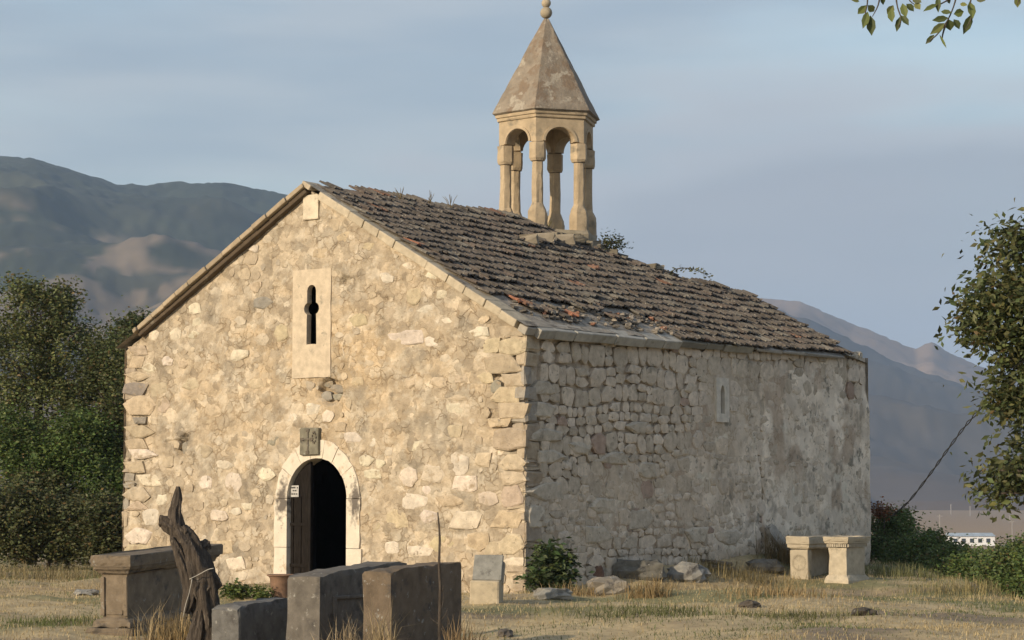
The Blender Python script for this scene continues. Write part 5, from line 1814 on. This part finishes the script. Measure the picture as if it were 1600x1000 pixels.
stem_part('trunk', [(326, 1025), (325, 990), (322, 950), (314, 910), (303, 878), (291, 848), (279, 826)], [27, 21, 20, 23, 22, 18, 13], 1)
stem_part('trunk', [(286, 850), (276, 822), (274, 800), (277, 780), (278, 760)], [12, 12, 9, 7, 2.5], 2)
stem_part('branch_stub', [(290, 836), (270, 824), (256, 815), (249, 814)], [13, 11, 9, 8], 3)
stem_part('branch_stub', [(300, 868), (314, 856), (325, 850)], [13, 9, 8], 4, ydep=[0, .05, .1])
stem_part('branch_stub', [(316, 930), (332, 912), (343, 906)], [16, 13, 10], 5)
stem_part('trunk', [(290, 958), (296, 930), (290, 895), (279, 865), (268, 840)], [6, 10, 9, 7, 3], 6, ydep=[-.08] * 5)
stem_part('root', [(300, 1020), (308, 985), (314, 950)], [14, 12, 6], 7, ydep=[-.1, -.1, -.05])
wp = [at(a, b, YS - .18) - sg for a, b in ((296, 905), (310, 898), (325, 890), (334, 888))]
mesh_obj('tied_wire', *tube_vf(*smooth_path(wp, [.004] * 4, 3), 5), M_wire, stump, True)
wp = [at(a, b, YS - .2) - sg for a, b in ((300, 905), (296, 925), (290, 945), (286, 965))]
mesh_obj('tied_wire', *tube_vf(*smooth_path(wp, [.004] * 4, 3), 5), M_wire, stump, True)

# thin dead sapling in front of the brown gravestone
sp0 = at(687, 1010, 20.4)
sap = empty('sapling', (sp0.x, sp0.y, gh(sp0.x, sp0.y)), 0, 'thin bare sapling stem standing before the brown gravestone', 'sapling')
so = Vector(sap.location)
pts = [(687, 1012), (687, 960), (688, 920), (686, 880), (687, 840), (684, 800)]
P = [at(a, b, 20.4) - so for a, b in pts]
mesh_obj('stem', *tube_vf(*smooth_path(P, [.016, .015, .014, .012, .010, .006], 5), 6, .12), M_dead, sap, True)
for a, b, c, d in ((687, 975, 672, 965), (688, 970, 700, 950), (687, 960, 694, 925), (688, 985, 703, 972), (687, 930, 693, 915)):
    P = [at(a, b, 20.4) - so, at((a + c) / 2 + 1, (b + d) / 2 + 2, 20.4) - so, at(c, d, 20.4) - so]
    mesh_obj('twig', *tube_vf(*smooth_path(P, [.006, .004, .002], 3), 5), M_dead, sap, True)

# ------------------------------------------------------------------ far plain: shed and poles
def plain_pt(px, py):
    d = ray(px, py); o = Vector((0, 0, EYE)); t = 200.0
    while t < 3000:
        p = o + d * t
        if p.z <= gh(p.x, p.y): return p
        t += 2
    return o + d * 1200


ps = plain_pt(1520, 853)
shed = empty('shed', tuple(ps), R(4), 'long white shed with a pale blue roof on the plain', 'building')
kk = ps.y / FPX
Ls, Hs, Ws = 70 * kk, 15 * kk, 6.0
ps_v = box_vf((0, Ws / 2, Hs / 2), (Ls, Ws, Hs))
mesh_obj('wall', *ps_v, M_white, shed)
hr = 5 * kk
V = [(-Ls / 2 - .2, -.3, Hs), (Ls / 2 + .2, -.3, Hs), (Ls / 2 + .2, Ws / 2, Hs + hr), (-Ls / 2 - .2, Ws / 2, Hs + hr), (-Ls / 2 - .2, Ws + .3, Hs), (Ls / 2 + .2, Ws + .3, Hs)]
mesh_obj('roof', V, [(0, 1, 2, 3), (3, 2, 5, 4), (0, 3, 4), (1, 5, 2), (0, 4, 5, 1)], M_tin, shed)
for i in range(5):
    x = -Ls / 2 + Ls * (i + .6) / 5.4
    mesh_obj('window', *box_vf((x, -.02, Hs * .55), (Ls * .09, .06, Hs * .42)), M_glass, shed)
for px, y0, y1, lab in ((1401, 780, 791, 'pale pole on the plain nearest the church wall'), (1469, 803, 842, 'dark thin pole rising above the hedge left of the shed'), (1486, 787, 803, 'pale pole at the field edge above the shed'), (1516, 790, 805, 'faint pole at the field edge right of the shed gable'), (1578, 804, 811, 'short far pole under the hanging branch'), (1582, 812, 848, 'dark thin pole right of the white shed')):
    p = plain_pt(px, y1 + 1)
    h = (y1 - y0) * p.y / FPX
    m = MB()
    m.add(*tube_vf([(0, 0, -1), (0, 0, h)], [.16 * p.y / 700, .12 * p.y / 700], 6))
    m.add(*box_vf((0, 0, h * .93), (1.6, .15, .15)))
    o = m.build('utility_pole', M_pole); o.location = p
    tag(o, lab, 'pole', 'poles on the plain')

# ------------------------------------------------------------------ grass
def grass_field(n, seed):
    g = np.random.default_rng(seed)
    Y = 20 + 30 * g.random(n) ** 1.1
    PX = g.uniform(-60, 1660, n)
    X = (PX - 800) / FPX * Y
    lx = (X - C0.x) * ux.x + (Y - C0.y) * ux.y; ly = (X - C0.x) * uy.x + (Y - C0.y) * uy.y
    keep = ~((lx < .02) & (lx > -W) & (ly > -.02) & (ly < L)) & (X < 8.6)
    dens = fbm(X / 1.1, Y / 1.1, 3, 201)
    keep &= g.random(n) < .35 + 1.5 * np.clip(dens - .35, 0, 1)
    return X[keep], Y[keep], lx[keep], ly[keep]


def blades(X, Y, Z, ln, lean, w, col, seed):
    g = np.random.default_rng(seed)
    n = len(X)
    az = g.uniform(0, 2 * math.pi, n)
    dirx, diry = np.cos(az), np.sin(az)
    b = np.stack([X, Y, Z], 1)
    mid = b + np.stack([dirx * ln * lean * .35, diry * ln * lean * .35, ln * .55 * np.sqrt(np.clip(1 - lean ** 2 * .5, .05, 1))], 1)
    tip = b + np.stack([dirx * ln * lean, diry * ln * lean, ln * np.sqrt(np.clip(1 - lean ** 2, .03, 1)) * .9], 1)
    sx = np.stack([np.cos(az + 1.4), np.sin(az + 1.4), np.zeros(n)], 1) * w[:, None]
    v = np.stack([b - sx, b + sx, mid + sx * .7, mid - sx * .7, tip], 1).reshape(-1, 3)
    i = np.arange(n) * 5
    f = np.concatenate([np.stack([i, i + 1, i + 2], 1), np.stack([i, i + 2, i + 3], 1), np.stack([i + 3, i + 2, i + 4], 1)])
    return v, f, np.repeat(col, 5, axis=0)


X, Y, lx, ly = grass_field(150000, 3)
g = np.random.default_rng(8)
n = len(X)
bank = np.exp(-np.clip(np.abs(lx - .6), 0, None) / .9) * ((ly > -.5) & (ly < L + .5)) + .6 * np.exp(-(((X - 7.2) / .8) ** 2))
bank = bank + .5 * sstep(-3.5, -5.5, X) * sstep(30, 44, Y)
ln = g.uniform(.03, .08, n) * (1 + 1.4 * np.clip(bank, 0, 1)) * (.6 + .9 * fbm(X / .8, Y / .8, 2, 205))
lean = g.uniform(.45, 1.0, n)
grn = sstep(.52, .66, fbm(X / 1.6 + 5, Y / 1.6, 3, 207) + .12 * np.clip(bank, 0, 1))
c = np.array([.50, .395, .215])[None] * g.uniform(.55, 1.2, (n, 1))
c = c + (np.array([.13, .155, .06])[None] * g.uniform(.7, 1.3, (n, 1)) - c) * (g.random((n, 1)) < grn[:, None] * .75)
v, f, t = blades(X, Y, ground_h(X, Y) - .01, ln, lean, g.uniform(.0025, .0055, n), c, 9)
o = mesh_obj('grass', v, f, M_grass, None, False, t)
tag(o, 'short dry straw coloured grass with green patches', 'grass', kind='stuff')


def tuft(px, py, label, count, hgt, spread, col, name='grass_tuft', cat='grass', seed=0, green=False):
    p = ground_at(px, py)
    g = np.random.default_rng(seed)
    X = g.normal(0, spread, count); Y = g.normal(0, spread * .6, count)
    Z = ground_h(X + p.x, Y + p.y) - gh(p.x, p.y) - .02
    c = np.array(col)[None] * g.uniform(.6, 1.25, (count, 1))
    v, f, t = blades(X, Y, Z, hgt * g.uniform(.4, 1.15, count), g.uniform(.1, .9, count), g.uniform(.003, .006, count), c, seed + 1)
    o = mesh_obj(name, v, f, M_grass, None, False, t)
    o.location = (p.x, p.y, gh(p.x, p.y))
    tag(o, label, cat, kind='stuff')


STRAW = (.34, .245, .12)
tuft(296, 1010, 'dry straw heap at the foot of the dead stump', 520, .42, .24, (.40, .29, .14), seed=1)
tuft(258, 1010, 'tall dry stalks before the moulded tomb', 130, .6, .2, (.36, .28, .16), seed=2)
tuft(545, 1034, 'curly dry weeds before the recessed panel gravestone', 170, .50, .14, (.40, .31, .19), seed=3)
tuft(598, 1034, 'thin dry stalks before the lit end of the brown gravestone', 80, .62, .07, (.36, .28, .16), seed=4)
tuft(722, 1030, 'dry weeds at the right foot of the brown gravestone', 150, .48, .09, (.30, .21, .11), seed=5)
tuft(1012, 932, 'tall straw tuft right of the pale boulder', 320, .34, .16, STRAW, seed=6)
tuft(905, 930, 'straw tuft between the corner shrub and the boulder', 260, .24, .22, STRAW, seed=7)
tuft(1230, 880, 'brown dry weeds beside the leaning slab', 420, .62, .22, (.23, .175, .09), seed=8)
tuft(1150, 905, 'tall dry grass along the foot of the shaded wall', 520, .36, .45, (.26, .21, .10), seed=9)
tuft(100, 905, 'pale dry grass band under the left shrubs', 900, .42, 1.0, (.27, .22, .11), seed=10)
tuft(1210, 930, 'straw tuft left of the rosette tomb', 420, .26, .40, STRAW, seed=11)
tuft(1000, 960, 'green grass patch in front of the boulders', 900, .16, .55, (.14, .15, .06), seed=12)
tuft(1240, 965, 'dull green grass patch below the tombs', 700, .14, .45, (.15, .15, .065), seed=13)
tuft(1400, 900, 'pale green grass fringe along the hedge crest', 700, .3, .5, (.2, .2, .09), seed=14)
tuft(1520, 925, 'straw fringe on the crest before the hedge', 700, .28, .5, (.3, .25, .12), seed=15)
tuft(90, 975, 'green grass patch beside the tall tomb', 700, .14, .4, (.15, .17, .06), seed=16)
# green weeds at the foot of the front wall
pw_ = ground_at(375, 935)
plant('weed_clump', 'low bright green weeds at the foot of the sunlit front wall', 'weed', [ell(368, 926, pw_.y, 24, 12, .25, 50), ell(402, 928, pw_.y, 20, 10, .2, 36)], (.085, .12, .03), leaf=.06, per_clump=12, spread=.05, seed=91,
      trunk=[(tuple(pw_), .008), seg(378, 930, pw_.y, .006), seg(380, 924, pw_.y, .003)])

# ------------------------------------------------------------------ haze
bx = [(-7600, 7600), (-4200, 7700), (-19.0, 560.0)]
V = [(bx[0][i], bx[1][j], bx[2][k]) for k in (0, 1) for i, j in ((0, 0), (1, 0), (1, 1), (0, 1))]
M_haze = bpy.data.materials.new('haze_air')
M_haze.use_nodes = True
hn, hl_ = M_haze.node_tree.nodes, M_haze.node_tree.links
hn.clear()
ho = hn.new('ShaderNodeOutputMaterial'); hv = hn.new('ShaderNodeVolumePrincipled')
hv.inputs['Color'].default_value = (0.50, 0.70, 1.0, 1)
hv.inputs['Density'].default_value = 0.00013
hv.inputs['Anisotropy'].default_value = 0.1
hl_.new(hv.outputs['Volume'], ho.inputs['Volume'])
haze = mesh_obj('haze', V, [(3, 2, 1, 0), (4, 5, 6, 7), (0, 1, 5, 4), (1, 2, 6, 5), (2, 3, 7, 6), (3, 0, 4, 7)], M_haze)
tag(haze, 'pale blue evening haze lying over the valley', 'haze', kind='stuff')
